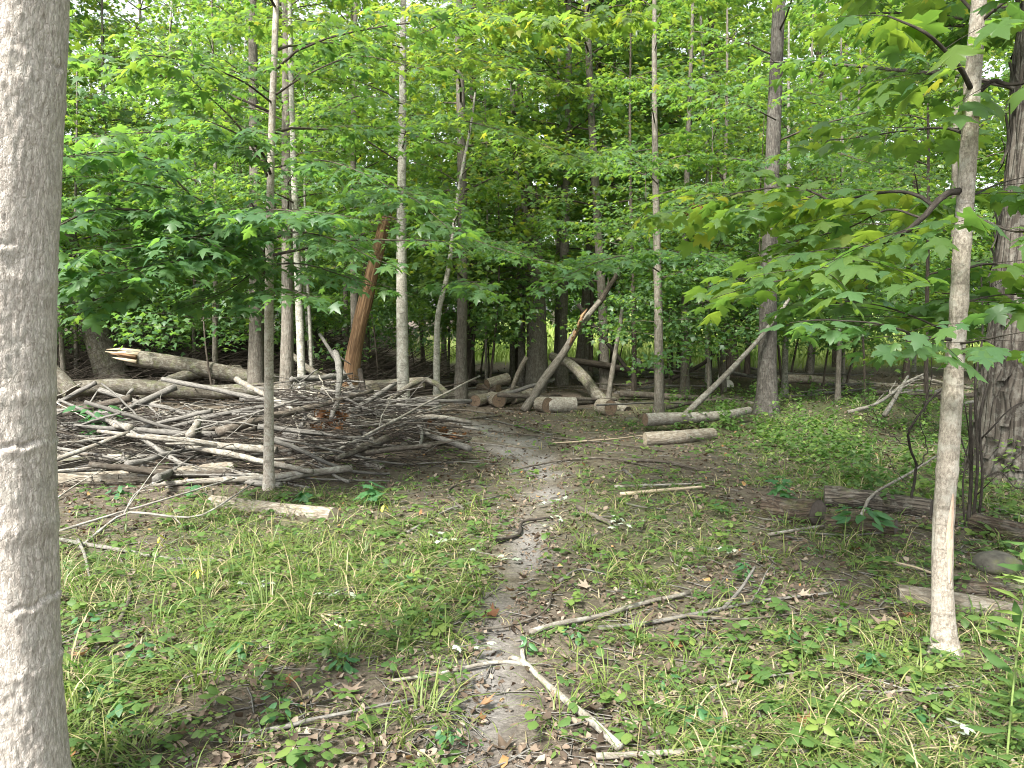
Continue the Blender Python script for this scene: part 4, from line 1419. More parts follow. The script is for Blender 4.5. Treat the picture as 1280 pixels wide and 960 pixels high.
NEARP = [proto(10 + 1.3 * k, .045 + .015 * k, 2.7, 30, .12, .46 + .06 * k, 2.3, 1.1, T_LO, .075, ('grey', 'banded', 'dark', 'grey', 'grey')[k], .2) for k in range(5)]
FARP = [proto(19 + 2 * k, .2, 5.4, 44, .26, .42 + .06 * k, 1.2, .72, T_FAR, .16, 'grey', .55) for k in range(3)]
TALLP = [proto(15 + 2 * k, .13 + .03 * k, 3.8, 34, .2, .5 + .06 * k, 5.0, .8, T_LO, .12, ('grey', 'dark')[k], .4) for k in range(2)]

UNDERP = [proto(4.0 + .9 * k, .02 + .005 * k, 1.8, 22, .105, .34 + .1 * k, 1.15, 1.1, T_LO, .075, 'dark', .25) for k in range(3)]
SHRUBP = [proto(4.5 + k, .04, 2.0, 26, .2, .38 + .1 * k, .4, .9, T_FAR, .12, 'dark', .5) for k in range(2)]
pts_ = []
def far_enough(x, y, d):
    for a, b in pts_:
        if (a - x) ** 2 + (b - y) ** 2 < d * d:
            return False
    pts_.append((x, y))
    return True
def fill(n, y0, y1, xa, xb, gap, protos, key, s0=.85, s1=.3):
    lab, grp = wood_groups[key]
    c = tries = 0
    while c < n and tries < 4000:
        tries += 1
        y = y0 + (y1 - y0) * rng.random()
        x = xa(y) + rng.random() * (xb(y) - xa(y))
        if far_enough(x, y, gap):
            plant_tree(protos[c % len(protos)], x, y, s0 + s1 * rng.random(), lab, grp)
            c += 1
fill(26, 14.5, 34, lambda y: -.86 * y, lambda y: -.06 * y, 1.7, NEARP, 'left')
fill(15, 16.5, 25.5, lambda y: -.02 * y, lambda y: .78 * y, 1.9, NEARP, 'mid')
fill(15, 17, 25.5, lambda y: -.02 * y, lambda y: .8 * y, 1.05, UNDERP, 'mid_under')
fill(24, 14.2, 25, lambda y: -.75 * y, lambda y: -.01 * y, 1.0, UNDERP, 'left_under')
fill(13, 17.5, 27, lambda y: -.85 * y, lambda y: -.12 * y, 2.2, TALLP, 'left_tall')
fill(4, 17, 25.5, lambda y: .1 * y, lambda y: .8 * y, 1.8, TALLP, 'mid_tall')
fill(7, 13.8, 17, lambda y: .1 * y, lambda y: .5 * y, 1.0, UNDERP, 'mid_under', .9, .25)
fill(7, 9, 28, lambda y: -1.5 * y - 3, lambda y: -.95 * y - 1.5, 2.4, NEARP, 'left')
fill(5, 9, 24, lambda y: .98 * y + 1.5, lambda y: 1.5 * y + 3, 2.6, NEARP, 'mid')
for x_, y_ in ((1.8, 21), (1.2, 18.5), (.2, 24)):
    plant_tree(TALLP[int(x_ * 7) % 2], x_, y_, .95, *wood_groups['mid_tall'])
for x_, y_ in ((4.6, 50), (9.2, 53), (6.8, 48), (14, 50), (20, 52)):
    plant_tree(FARP[int(x_) % 3], x_, y_, 1.15, *wood_groups['far'])
fill(24, 47, 62, lambda y: -16, lambda y: 52, 2.4, FARP, 'far', .85, .4)
fill(22, 25, 40, lambda y: -.9 * y, lambda y: -.14 * y - 1, 1.6, SHRUBP, 'left_shrub', .7, .6)
fill(18, 45, 52, lambda y: -12, lambda y: 48, 1.8, SHRUBP, 'far_shrub', .8, .6)
fill(15, 32, 50, lambda y: -1.1 * y, lambda y: -.12 * y - 3, 3.0, FARP, 'left_far', .7, .3)

# ------------------------------------------------------------------ fallen logs on the left
def P3(pl):
    return [at(*p) for p in pl]
log('fallen_log', P3([(40, 492, 13.6), (150, 483, 13.8), (260, 490, 14.0), (350, 486, 14.2), (430, 492, 14.4)]), .155, 'logdark', 'long grey fallen trunk with a knot lying across the back of the brush pile', cut='cutdark', taper=.75)
def splinter_log():
    o = log('broken_log', P3([(160, 447, 14.9), (230, 456, 14.9), (300, 470, 15.0), (380, 482, 15.2)]), .16, 'logdark', 'broken log with a splintered pale end propped on the long fallen trunk', ends=(False, True), taper=.95)
    org = np.array(o.location)
    st = at(166, 448, 14.9)
    for k in range(9):
        dy, dz = rng.normal(0, .07), rng.normal(0, .07)
        L = .25 + .4 * rng.random()
        p = st + np.array([.06, dy, dz])
        mb = MB()
        mb.tube(np.array([p + [.1, 0, -.02], p - [L * .5, 0, -L * .06], p - [L, 0, -L * (.12 + .05 * rng.normal())]]), [.05, .033, .004], 5, .25, k)
        link('splinter', mb.mesh('splinter', org), 'barewood' if k % 3 else 'wood', o)
splinter_log()
log('fallen_log', P3([(20, 430, 13.4), (60, 462, 13.2), (92, 492, 13.0)]), .17, 'logdark', 'short thick dark log slanting down behind the near maple trunk', cut='cutdark')
log('fallen_log', P3([(40, 527, 11.6), (110, 526, 11.8), (200, 524, 12.0), (300, 520, 12.2)]), .14, 'logdark', 'dark old log half buried under sticks below the long fallen trunk', cut='cutdark')
log('fallen_log', P3([(175, 495, 14.6), (230, 470, 14.8), (300, 462, 15.6)]), .11, 'logdark', 'dark log lying slantwise under the splintered log', cut='cutdark')
log('cut_log', P3([(292, 537, 10.6), (350, 534, 10.6), (420, 531, 10.7)]), .125, 'log', 'stout cut log with an orange end buried in the brush pile', cut='cutbrown')
log('cut_log', P3([(400, 497, 13.2), (440, 492, 13.0), (470, 488, 12.8)]), .14, 'log', 'short cut log at the foot of the leaning brown snag', cut='cutpale')
log('cut_log', P3([(395, 470, 15.0), (440, 482, 14.4), (530, 478, 14.2)]), .11, 'log', 'cut log lying behind the leaning brown snag', cut='cutpale')

def glog(pix, r, mat, label, **k):
    pl = on_ground(pix, r, -.01)
    return log(k.pop('name', 'log'), pl, r, mat, label, **k)
glog([(20, 612), (110, 606), (200, 601), (291, 590)], .085, 'log', 'long pale log lying in front of the brush pile beside the near maple', cut='cutdark', nseg=16, taper=.8)
glog([(265, 632), (330, 640), (418, 650)], .062, 'log', 'bare pale log with a clean cut end in the grass before the pale sapling', cut='cutpale', nseg=16, taper=1.05)
glog([(55, 560), (150, 556), (240, 552)], .085, 'log', 'grey log lying level in the left part of the brush pile', cut='cutdark', taper=.8)
glog([(150, 575), (230, 566), (310, 560)], .055, 'stick', 'slim grey log below the level one in the brush pile', cut='cutpale', taper=.8)
glog([(60, 545), (130, 538), (190, 540)], .06, 'log', 'short grey log behind the level one in the brush pile', cut='cutpale', taper=.9)
glog([(20, 592), (90, 587), (150, 578)], .08, 'logdark', 'mossy dark log behind the long pale log', cut='cutdark')
glog([(30, 575), (120, 570), (230, 568), (330, 560)], .06, 'logdark', 'thin dark log lying along the front of the brush pile', cut='cutdark')
log('cut_log', P3([(447, 571, 8.6), (479, 590, 8.3)]), .07, 'stickpale', 'short lichen-spotted log end on the brush pile', cut='cutdark', n=8)
log('fallen_log', P3([(560, 545, 10.2), (600, 553, 10.0), (650, 561, 9.7), (730, 574, 9.2)]), .06, 'logdark', 'slim dark log running from the brush pile across the path', cut='cutbrown', taper=.5)

# ------------------------------------------------------------------ firewood at the back of the clearing
def fw(px, py, dx, dy, L, r, mat, cut, label, Y=None, zz=0.0, dz=0.0):
    g = gp(px, py)
    if Y:
        g = at(px, py, Y); g[2] = gz(g[0], g[1])
    d = norm(np.array([dx, dy, dz]))
    c = g + np.array([0, 0, r * .85 * .93 + zz])
    return log('firewood_log', [c - d * L / 2, c, c + d * L / 2], r * .85, mat, label, 'log', cut=cut, n=7, taper=1.0, nseg=16)
fw(601, 507, .5, 1, .45, .14, 'log', 'cutbrown', 'reddish-brown firewood round at the end of the heap, cut face forward')
fw(619, 508, -.4, 1, .4, .17, 'log', 'cutbrown', 'largest split-looking brown round at the front of the firewood heap')
fw(634, 506, .9, 1, .6, .155, 'log', 'cutdark', 'firewood log with a dark weathered end leaning on the heap', zz=.05, dz=.25)
fw(622, 500, .8, .5, .5, .13, 'log', 'cutbrown', 'firewood log lying on top of the heap', zz=.28, dz=.2)
fw(611, 500, -.8, .6, .5, .12, 'rot', 'cutbrown', 'brown firewood log lying at the back of the heap', zz=.14)
fw(648, 503, .6, 1, .45, .12, 'log', 'cutpale', 'small orange-ended firewood log next to the leaning broken trunk')
fw(575, 502, 1, .1, 1.1, .12, 'logdark', 'cutbrown', 'long firewood log lying left of the heap', zz=.02)
fw(653, 498, 1, .1, .6, .13, 'log', 'cutdark', 'grey firewood log behind the leaning broken trunk')
fw(680, 515, -.7, 1, .25, .17, 'log', 'cutbrown', 'thick brown round beside the pale cut log')
fw(702, 515, 1, .15, .52, .165, 'stickpale', 'cutpale', 'stout pale cut log with grey bark in front of the leaning broken trunk')
fw(757, 518, -.6, 1, .3, .17, 'log', 'cutbrown', 'broad round with its reddish cut face forward, alone at the clearing edge')
fw(728, 506, 1, .7, 1.7, .075, 'logdark', 'cutdark', 'thin mossy log behind the stout pale cut log')
fw(812, 538, 1.0, .45, .01, .0, 'log', 'cutpale', 'x') if False else None
log('cut_log', on_ground([(806, 541, .11), (850, 538, .10), (900, 534, .09), (936, 527, .10)], .1), .098, 'stickpale', 'upper of two pale cut logs lying side by side at the right of the clearing', cut='cutbrown', taper=.6)
log('cut_log', on_ground([(806, 556), (850, 553), (890, 549)], .085), .092, 'log', 'lower front one of the two pale cut logs at the right of the clearing', cut='cutpale', taper=.95)
for px, py, Y, lab in ((728, 470, 19.0, 'log with a bright white cut end lying in the dark tangle'), (905, 471, 19.0, 'log with a white cut end beside the slim straight stem'), (797, 452, 21.0, 'small log with a white cut end beside the slim dark stem'), (910, 482, 18.4, 'short white-ended log under another white-ended log')):
    c = at(px, py, Y)
    log('cut_log', [c, c + [.15, .6, -.05], c + [.3, 1.6, -.1]], .15 if px != 797 else .1, 'log', lab, cut='cutwhite', ends=(True, False), taper=.9, n=8)

# ------------------------------------------------------------------ leaning trunks and poles
def pole(name, pl, r0, r1, mat, label, cat='dead tree', forks=0, kink=.01, nseg=9):
    pts = P3(pl)
    return stick(name, pts, r0, r1, mat, label, cat, None, forks, kink, nseg)
def leaning_broken():
    o = log('leaning_dead_tree', P3([(655, 514, 14.2), (680, 475, 14.3), (705, 440, 14.4), (722, 412, 14.5), (750, 376, 14.6)]), .088, 'grey', 'leaning dead trunk with an orange torn scar beside the firewood', 'dead tree', ends=(False, False), taper=.6, n=30)
    org = np.array(o.location)
    for k in range(5):
        p = at(712 + 3 * k, 432 - 7 * k, 14.32 + .02 * k)
        q = at(722 + 3 * k, 414 - 7 * k, 14.34 + .02 * k)
        mb = MB()
        mb.tube(np.array([p, (p + q) / 2 + [-.02, -.03, 0], q]), [.012, .036, .01], 6, .2, k)
        link('torn_wood', mb.mesh('torn_wood', org), 'wood', o)
leaning_broken()
pole('leaning_pole', [(748, 380, 14.7), (768, 348, 14.9), (785, 318, 15.2)], .055, .04, 'dark', 'grey broken upper trunk leaning on from the scarred dead trunk', forks=1)
pole('leaning_pole', [(850, 524, 12.6), (900, 476, 12.9), (950, 422, 13.2), (985, 375, 13.5), (1002, 335, 13.8)], .055, .025, 'stickpale', 'long pale thin pole leaning right across the stout dark tree')
pole('leaning_pole', [(758, 512, 14.6), (766, 460, 14.9), (774, 412, 15.1), (778, 385, 15.2)], .055, .04, 'grey', 'short pale dead stem leaning right behind the broad cut round')
pole('leaning_pole', [(798, 480, 16.5), (760, 430, 16.5), (722, 380, 16.5)], .045, .04, 'vine', 'black thin pole leaning left behind the scarred dead trunk')
pole('leaning_pole', [(840, 474, 18.5), (885, 450, 18.5), (925, 402, 18.6), (960, 370, 18.8)], .05, .035, 'vine', 'dark thin pole leaning right against the meadow light')
log('curved_fallen_tree', P3([(690, 446, 16.5), (712, 455, 16.0), (732, 474, 15.4), (752, 500, 14.9), (784, 516, 14.4)]), .10, 'logdark', 'curved dark fallen trunk bending down to the clearing', cut='cutdark', taper=1.25, n=24)
pole('fallen_tree', [(690, 448, 17.0), (750, 456, 17.2), (800, 466, 17.4)], .085, .07, 'dark', 'dark straight trunk hung level in the tangle behind the curved one', 'fallen tree')
pole('fallen_tree', [(775, 492, 15.6), (860, 497, 15.6), (930, 499, 15.8), (1000, 503, 16.0)], .075, .05, 'stickbrown', 'thin brown trunk lying level behind the two pale cut logs', 'fallen tree')
pole('fallen_tree', [(890, 500, 15.2), (935, 505, 15.0), (1010, 512, 14.6)], .09, .05, 'logdark', 'dark mossy trunk lying behind the stout dark tree', 'fallen tree')
pole('fallen_tree', [(925, 492, 19.0), (980, 474, 19.6), (1040, 477, 19.4), (1110, 484, 19.2), (1180, 482, 19.2)], .15, .09, 'log', 'long grey trunk fallen along the edge of the sunny meadow', 'fallen tree')
pole('dead_post', [(640, 488, 15.0), (646, 470, 15.0), (658, 446, 15.0)], .05, .045, 'log', 'short grey broken post standing behind the firewood', 'post')
pole('fallen_branch', [(1060, 515, 12.0), (1095, 505, 12.0), (1130, 480, 12.2), (1160, 465, 12.4)], .032, .016, 'stickpale', 'pale bleached branch slanting up behind the pale sapling', 'branch', forks=3)
pole('fallen_branch', [(1105, 520, 11.5), (1122, 492, 11.7), (1135, 470, 12.0)], .035, .02, 'stickpale', 'short bleached branch crossing the slanting one', 'branch', forks=2)

# ------------------------------------------------------------------ right side: rotten logs, shrub, rock
glog([(952, 645), (985, 650), (1022, 654)], .115, 'rot', 'dark rotten log section with a black hollow end on the right of the clearing', cut='cutdark', rough=.3)
glog([(1030, 662), (1075, 664), (1120, 668)], .075, 'rot', 'second rotten log section in line with the hollow-ended one', cut='cutdark', rough=.3)
glog([(1030, 632), (1090, 636), (1165, 646)], .10, 'rotgrey', 'cracked grey rotten log lying behind the leafy seedling', cut='cutdark', rough=.3)
glog([(1222, 664), (1260, 674), (1330, 690)], .085, 'rot', 'long brown rotten log lying behind the pale sapling', cut='cutdark', rough=.28)
glog([(1122, 752), (1180, 760), (1300, 780)], .062, 'log', 'pale ridged log lying behind the foot of the pale sapling', cut='cutdark', rough=.12)
glog([(1195, 738), (1255, 745)], .045, 'rot', 'small charred log above the pale ridged one', cut='cutdark')
glog([(1170, 722), (1240, 735), (1330, 745)], .03, 'logdark', 'thin dark log behind the small charred one', cut='cutdark')

def rock(px, py, r, label):
    import bmesh
    g = gp(px, py)
    bm = bmesh.new()
    bmesh.ops.create_icosphere(bm, subdivisions=4, radius=1)
    for v in bm.verts:
        c = np.array(v.co)
        f = 1 + .28 * (float(vnoise(*(c * 1.6 + 4))) - .5) + .1 * (float(vnoise(*(c * 5 + 9))) - .5)
        v.co = (c[0] * f * r * 1.2, c[1] * f * r, c[2] * f * r * .72)
    me = bpy.data.meshes.new('rock')
    bm.to_mesh(me)
    bm.free()
    for p in me.polygons:
        p.use_smooth = True
    o = link('rock', me, 'rock', None, (g[0], g[1], g[2] + r * .25))
    tag(o, label, 'rock')
rock(1247, 712, .12, 'mossy rounded rock lying behind the leafy weed')
rock(790, 528, .1, 'small grey stone at the edge of the clearing before the grey tree')

def shrub():
    Y = float(gp(1140, 645)[1])
    base = at(1140, 645, Y)
    base[2] = gz(base[0], base[1])
    root = empty('vine_shrub', base, 'dark crooked vine-like shrub twisting up beside the pale sapling', 'shrub')
    for pl, r in (([(1138, 648), (1142, 610), (1145, 585), (1138, 560), (1136, 540), (1148, 515), (1165, 498), (1182, 482), (1200, 450)], .012),
                  ([(1143, 588), (1160, 560), (1150, 530), (1165, 470), (1160, 420)], .005),
                  ([(1138, 558), (1115, 545), (1100, 530), (1085, 500)], .004),
                  ([(1146, 518), (1120, 500), (1105, 480)], .004),
                  ([(1140, 610), (1120, 590), (1110, 570), (1095, 560)], .004)):
        q = resample([at(a, b, Y + .1 * math.sin(i)) for i, (a, b) in enumerate(pl)], 26)
        q[1:-1] += rng.normal(0, .006, (24, 3))
        mb = MB()
        mb.tube(q, np.linspace(r, r * .45, 26), 7, .2, 3)
        link('stem', mb.mesh('stem', base), 'vine', root)
    Y2 = float(gp(1215, 655)[1])
    base = at(1215, 655, Y2)
    base[2] = gz(base[0], base[1])
    root = empty('stem_cluster', base, 'clump of upright dark bare stems between the pale sapling and the shaggy trunk', 'shrub')
    for pl, r in (([(1210, 660), (1214, 600), (1213, 510), (1214, 508)], .016), ([(1216, 660), (1222, 580), (1219, 480), (1228, 420), (1226, 330)], .012),
                  ([(1222, 660), (1228, 600), (1225, 520), (1240, 460), (1245, 400)], .011), ([(1206, 660), (1204, 600), (1212, 560), (1206, 505)], .008),
                  ([(1222, 553), (1240, 535), (1262, 512), (1290, 500), (1330, 505)], .007), ([(1212, 580), (1200, 540), (1203, 500), (1190, 455)], .006),
                  ([(1226, 600), (1250, 590), (1270, 610), (1290, 600)], .006), ([(1220, 620), (1240, 600), (1290, 555)], .005)):
        q = resample([at(a, b, Y2 + .12 * math.sin(i * 2 + a)) for i, (a, b) in enumerate(pl)], 22)
        mb = MB()
        mb.tube(q, np.linspace(r, r * .5, 22), 7, .2, 3)
        link('stem', mb.mesh('stem', base), 'vine', root)
shrub()

# ------------------------------------------------------------------ the brush pile
def pile_h(x, y):
    return .62 * in_pile(x, y) * smooth(7.2, 9.0, y) * (.30 + .72 * smooth(-4.3, -2.7, x)) * (.35 + .65 * smooth(-.9, -2.4, x)) + .10 * in_pile(x, y)

# branches one can follow by eye
named = [
    ([(120, 525, 9.6), (137, 535, 9.3), (175, 543, 9.2), (231, 530, 9.2), (281, 517, 9.3), (331, 508, 9.4), (400, 504, 9.6)], .036, .022, 'stick', 'long bowed grey branch arching over the brush pile', 2),
    ([(203, 474, 11.2), (265, 486, 10.8), (331, 500, 10.4), (372, 505, 10.2)], .035, .03, 'stick', 'straight grey branch sloping down onto the brush pile from the long fallen trunk', 0),
    ([(384, 520, 9.4), (371, 542, 9.2), (361, 572, 8.9), (357, 596, 8.6)], .03, .025, 'stick', 'crooked branch standing down the front of the brush pile beside the pale sapling', 1),
    ([(372, 585, 8.2), (450, 548, 8.6), (531, 505, 9.4), (600, 470, 10.2)], .018, .012, 'stickpale', 'long thin pale stick slanting up across the brush pile', 1),
    ([(428, 522, 10.0), (462, 500, 10.2), (494, 479, 10.6)], .04, .034, 'stick', 'thick grey stick slanting up before the banded grey tree', 0),
    ([(410, 528, 9.8), (480, 527, 9.8), (537, 521, 9.9), (590, 528, 9.9)], .042, .03, 'stickpale', 'lichen-grey level branch on top of the brush pile', 1),
    ([(300, 499, 10.8), (400, 500, 10.8), (500, 501, 10.9), (590, 501, 11.0)], .032, .024, 'stick', 'long straight level pole along the back of the brush pile', 0),
    ([(450, 462, 12.6), (455, 490, 12.3), (462, 520, 12.0)], .045, .05, 'vine', 'black snapped branch hanging against the leaning brown snag', 1),
    ([(400, 418, 12.8), (420, 450, 12.4), (450, 500, 12)], .03, .03, 'stick', 'dark branch leaning down left of the brown snag', 1),
    ([(520, 500, 11.4), (560, 494, 11.6), (530, 475, 12.0), (470, 512, 11)], .05, .04, 'logdark', 'thick dark branch bending round behind the banded grey tree', 0),
    ([(360, 440, 13.4), (385, 460, 13.0), (420, 485, 12.6)], .06, .05, 'logdark', 'dark thick branch sloping behind the thin twin trunk', 0),
    ([(230, 585, 8.3), (300, 572, 8.6), (380, 560, 8.9), (470, 556, 9.2), (560, 566, 9.4)], .024, .014, 'stick', 'long level branch across the front of the brush pile', 2),
    ([(500, 545, 10), (540, 560, 9.6), (600, 580, 9.0), (620, 592, 8.8)], .03, .018, 'stick', 'grey branch running out of the right end of the brush pile', 2),
    ([(170, 556, 9.0), (240, 560, 8.8), (330, 575, 8.4)], .03, .02, 'stickpale', 'pale branch lying left of the pale sapling', 2),
]
for pl, r0, r1, m_, lab, fk in named:
    stick('branch', P3(pl), r0, r1, m_, lab, 'branch', None, fk, .02, 8)

def brush(n, name, label, group, rfun, lfun, mats, forks, yr=(7.2, 12.3), xr=(-8.5, -.3)):
    c = 0
    while c < n:
        y = yr[0] + (yr[1] - yr[0]) * rng.random()
        x = xr[0] + (xr[1] - xr[0]) * rng.random()
        d = float(in_pile(x, y))
        if rng.random() > d ** .6:
            continue
        L = lfun()
        az = rng.normal(0, .6) + (math.pi if rng.random() < .5 else 0)
        if rng.random() < .3:
            az += rng.normal(0, .9)
        r = rfun()
        H = float(pile_h(x, y))
        z = gz(x, y) + r + H * rng.random() ** .65
        dirv = np.array([math.cos(az), math.sin(az), rng.normal(0, .22)])
        bow = rng.normal(0, .03) * L
        side = np.array([-dirv[1], dirv[0], 0])
        pts = []
        for u in np.linspace(-.5, .5, 5):
            q = np.array([x, y, z]) + dirv * L * u + side * bow * (1 - 4 * u * u) + np.array([0, 0, rng.normal(0, .008)])
            h = gz(q[0], q[1])
            top = h + float(pile_h(q[0], q[1])) + .10
            q[2] = min(max(q[2], h + r), top + .3)
            pts.append(q)
        stick(name, pts, r, r * (.4 + .3 * rng.random()), random.choice(mats), label, 'branch', group, forks(), .045, 7)
        c += 1
brush(195, 'branch', 'weathered grey branch lying among many in the brush pile', 'branches heaped in the brush pile',
      lambda: .009 + .046 * rng.random() ** 2.6, lambda: .7 + 1.8 * rng.random(), ['stick', 'stick', 'stick', 'stickbrown', 'stickpale'], lambda: int(rng.random() * 2.6))
brush(80, 'twig', 'thin bare twig lying among many in the brush pile', 'twigs heaped in the brush pile',
      lambda: .004 + .006 * rng.random(), lambda: .5 + 1.0 * rng.random(), ['stick', 'stick', 'stickpale', 'stickbrown'], lambda: 1 + int(rng.random() * 3))

def fine_brush():
    mb = MB()
    n = 0
    while n < 2600:
        y, x = 7.2 + 5.2 * rng.random(), -8.5 + 8.2 * rng.random()
        d = float(in_pile(x, y))
        if rng.random() > d:
            continue
        n += 1
        L = .25 + .6 * rng.random()
        az = rng.normal(0, .7)
        z = gz(x, y) + .02 + float(pile_h(x, y)) * rng.random()
        dv = np.array([math.cos(az), math.sin(az), rng.normal(0, .15)]) * L
        p = np.array([x, y, z])
        mb.tube(np.array([p, p + dv * .5 + rng.normal(0, .03, 3), p + dv]), [.005, .004, .002], 3)
    o = link('brush_twigs', mb.mesh('brush_twigs'), 'vine')  # near-black bark colour stands in for the shade between the branches
    tag(o, 'fine tangled twigs filling the brush pile', 'twigs', kind='stuff')
    # dark tangle behind the fallen logs
    mb = MB()
    for k in range(4300):
        y = 15.2 + 9 * rng.random() ** 1.4
        x = -.74 * y + rng.random() * (.60 * y)
        L = .5 + 1.6 * rng.random()
        az = rng.normal(0, .6)
        hh = 1.0 * smooth(0, 1, 1 - abs((y - 18.5) / 5)) * (.5 + .8 * float(vnoise(x * .5, y * .5))) * float(smooth(-3.0, -5.0, x)) + .12
        p = np.array([x, y, gz(x, y) + .02 + hh * rng.random()])
        dv = np.array([math.cos(az), math.sin(az), rng.normal(0, .28)]) * L
        mb.tube(np.array([p, p + dv * .5 + rng.normal(0, .06, 3), p + dv]), np.array([1, .8, .4]) * (.006 + .016 * rng.random() ** 2), 3)
    o = link('brush_tangle', mb.mesh('brush_tangle'), 'dark')
    tag(o, 'dark tangle of dead branches in the shade behind the fallen logs', 'brushwood', kind='stuff')
fine_brush()

def wood_floor():
    for k in range(95):
        y = 13.5 + 9 * rng.random()
        x = -.62 * y + rng.random() * 1.35 * y
        if meadow(x, y) > .3:
            continue
        L = .8 + 2.2 * rng.random()
        az = rng.normal(0, .55)
        r = .015 + .045 * rng.random() ** 2
        z = gz(x, y) + r + .25 * rng.random() ** 2
        dv = np.array([math.cos(az), math.sin(az), rng.normal(0, .08)]) * L
        p = np.array([x, y, z])
        left = x < -.06 * y
        stick('fallen_branch', [p - dv / 2, p + rng.normal(0, .04, 3), p + dv / 2], r, r * .5, random.choice(['stick', 'stickbrown', 'logdark', 'stick']),
              'dead branch lying on the dark floor of the wood' if left else 'dead branch lying under the trees behind the clearing', 'branch',
              'branches on the floor of the wood' if left else 'branches under the trees behind the clearing', int(rng.random() * 2.5), .03, 6)
wood_floor()

# ------------------------------------------------------------------ sticks on the foreground ground
def gstick(pix, r0, r1, mat, label, forks=0, extra=()):
    pts = on_ground(pix, r0)
    mb, p = stick_mesh(np.array(pts), r0, r1, forks, .015, 9)
    for e, ra, rb in extra:
        q = resample(on_ground(e, ra), 9)
        mb.tube(q, np.linspace(ra, rb, 9), 8, .15, rng.random() * 40, 9.0)
    o = link('fallen_stick', mb.mesh('fallen_stick', p[0]), mat, None, p[0])
    return tag(o, label, 'stick')
gstick([(775, 942), (735, 905), (690, 868), (655, 835), (640, 828)], .017, .013, 'stickpale', 'thick forked stick lying across the path with its cut end in the grass', 0,
       extra=[([(655, 836), (630, 832), (590, 838), (545, 848), (490, 856)], .010, .007), ([(656, 838, .0), (653, 826, .02), (655, 818, .05)], .012, .009)])
gstick([(662, 796), (700, 785), (750, 775), (800, 760), (862, 746)], .015, .011, 'stickpale', 'pale stick lying in the grass right of the path')
gstick([(748, 790), (800, 785), (870, 772), (950, 756), (1042, 745)], .012, .007, 'stick', 'long thin brown stick running toward the pale sapling', 1, extra=[([(905, 764), (925, 752, .05), (943, 734, .10)], .011, .007)])
gstick([(840, 772), (920, 778), (1000, 770)], .008, .005, 'stickbrown', 'thin dark stick beside the long brown one')
gstick([(745, 952), (830, 948), (920, 940), (1010, 946)], .012, .008, 'stickpale', 'pale stick lying across the grass below the thick forked stick')
gstick([(775, 621), (820, 617), (885, 611)], .018, .012, 'barewood', 'barkless pale stick lying level in the clearing', 0)
gstick([(768, 611), (830, 609), (880, 607)], .014, .008, 'stickpale', 'thinner stick lying just behind the barkless one')
gstick([(770, 628), (800, 636), (840, 640)], .009, .006, 'stick', 'short grey stick in front of the barkless one')
gstick([(722, 638), (745, 650), (765, 660)], .022, .016, 'stickbrown', 'short dark brown stick right of the path')
gstick([(620, 680), (648, 672), (655, 655), (690, 650)], .014, .009, 'vine', 'dark crooked stick on the bare soil of the path', 1)
gstick([(600, 790), (640, 786), (680, 768), (690, 745)], .007, .004, 'stickbrown', 'thin curved root-like stick on the path')
gstick([(700, 730), (725, 715), (760, 722)], .009, .005, 'stick', 'small curved twig at the right edge of the path')
gstick([(510, 668), (560, 640), (625, 622)], .010, .006, 'stick', 'thin stick sloping out of the grass towards the path')
gstick([(580, 640), (560, 615), (600, 598)], .012, .007, 'stickbrown', 'bent brown stick by the right end of the brush pile')
gstick([(640, 590), (700, 578), (760, 575), (830, 590)], .012, .008, 'stickbrown', 'long dark stick lying across the far part of the path', 1)
gstick([(610, 540), (680, 548), (760, 556), (830, 566)], .014, .008, 'stickbrown', 'dark stick lying across the back of the clearing', 1)
gstick([(600, 523), (650, 535), (690, 545)], .012, .008, 'stick', 'thin stick pointing at the firewood heap', 1)
gstick([(690, 556), (760, 551), (850, 541)], .010, .007, 'barewood', 'thin tan stick lying before the two pale cut logs')
gstick([(780, 578), (830, 580), (880, 592)], .022, .012, 'stickbrown', 'dark broken stick with a pale tip before the lower cut log')
gstick([(780, 590), (795, 602), (815, 612)], .016, .01, 'stick', 'short grey stick lying end-on in the clearing')
gstick([(62, 676), (100, 683), (150, 691), (200, 701), (278, 705)], .017, .010, 'stickwhite', 'thick lichen-white branch lying in the grass by the near maple', 1, extra=[([(98, 683, .03), (106, 700, .02), (112, 725)], .013, .006)])
gstick([(60, 672), (142, 655, .06), (212, 643, .12), (294, 622, .16)], .011, .006, 'stickwhite', 'thin white branch lying above the thick lichen-white one', 1)
gstick([(100, 688), (138, 664, .05), (160, 656, .08), (244, 657, .05), (280, 643, .08), (318, 622, .12)], .012, .006, 'stickwhite', 'white forked branch lying before the bare pale log', 1, extra=[([(156, 657, .08), (173, 640, .16), (205, 632, .22)], .008, .004)])
gstick([(70, 626), (120, 606, .10), (170, 590, .14), (240, 580, .1)], .008, .004, 'stickpale', 'pale thin branch resting on the long pale log', 2)
gstick([(150, 780), (165, 740), (150, 700)], .012, .006, 'stickbrown', 'dark crooked stick by the foot of the near maple', 1)
gstick([(1010, 890), (1018, 870), (1015, 850)], .012, .009, 'stickbrown', 'short weathered stick standing out of the litter')
gstick([(1050, 885), (1110, 870), (1200, 862), (1240, 845)], .006, .003, 'stickwhite', 'very thin white twig below the foot of the pale sapling', 1)
gstick([(960, 672), (1020, 662), (1080, 655)], .012, .009, 'stickpale', 'thin stick lying in front of the rotten log sections')
gstick([(1072, 655, .0), (1090, 640, .12), (1130, 626, .2), (1170, 605, .26)], .013, .009, 'stickpale', 'bowed pale branch leaning over the cracked rotten log')
gstick([(995, 668), (1060, 672), (1110, 668)], .008, .006, 'stick', 'level thin stick below the leafy seedling')
gstick([(1200, 620), (1250, 640), (1330, 665)], .014, .01, 'stickpale', 'pale branch sloping down behind the clump of dark stems', 1)
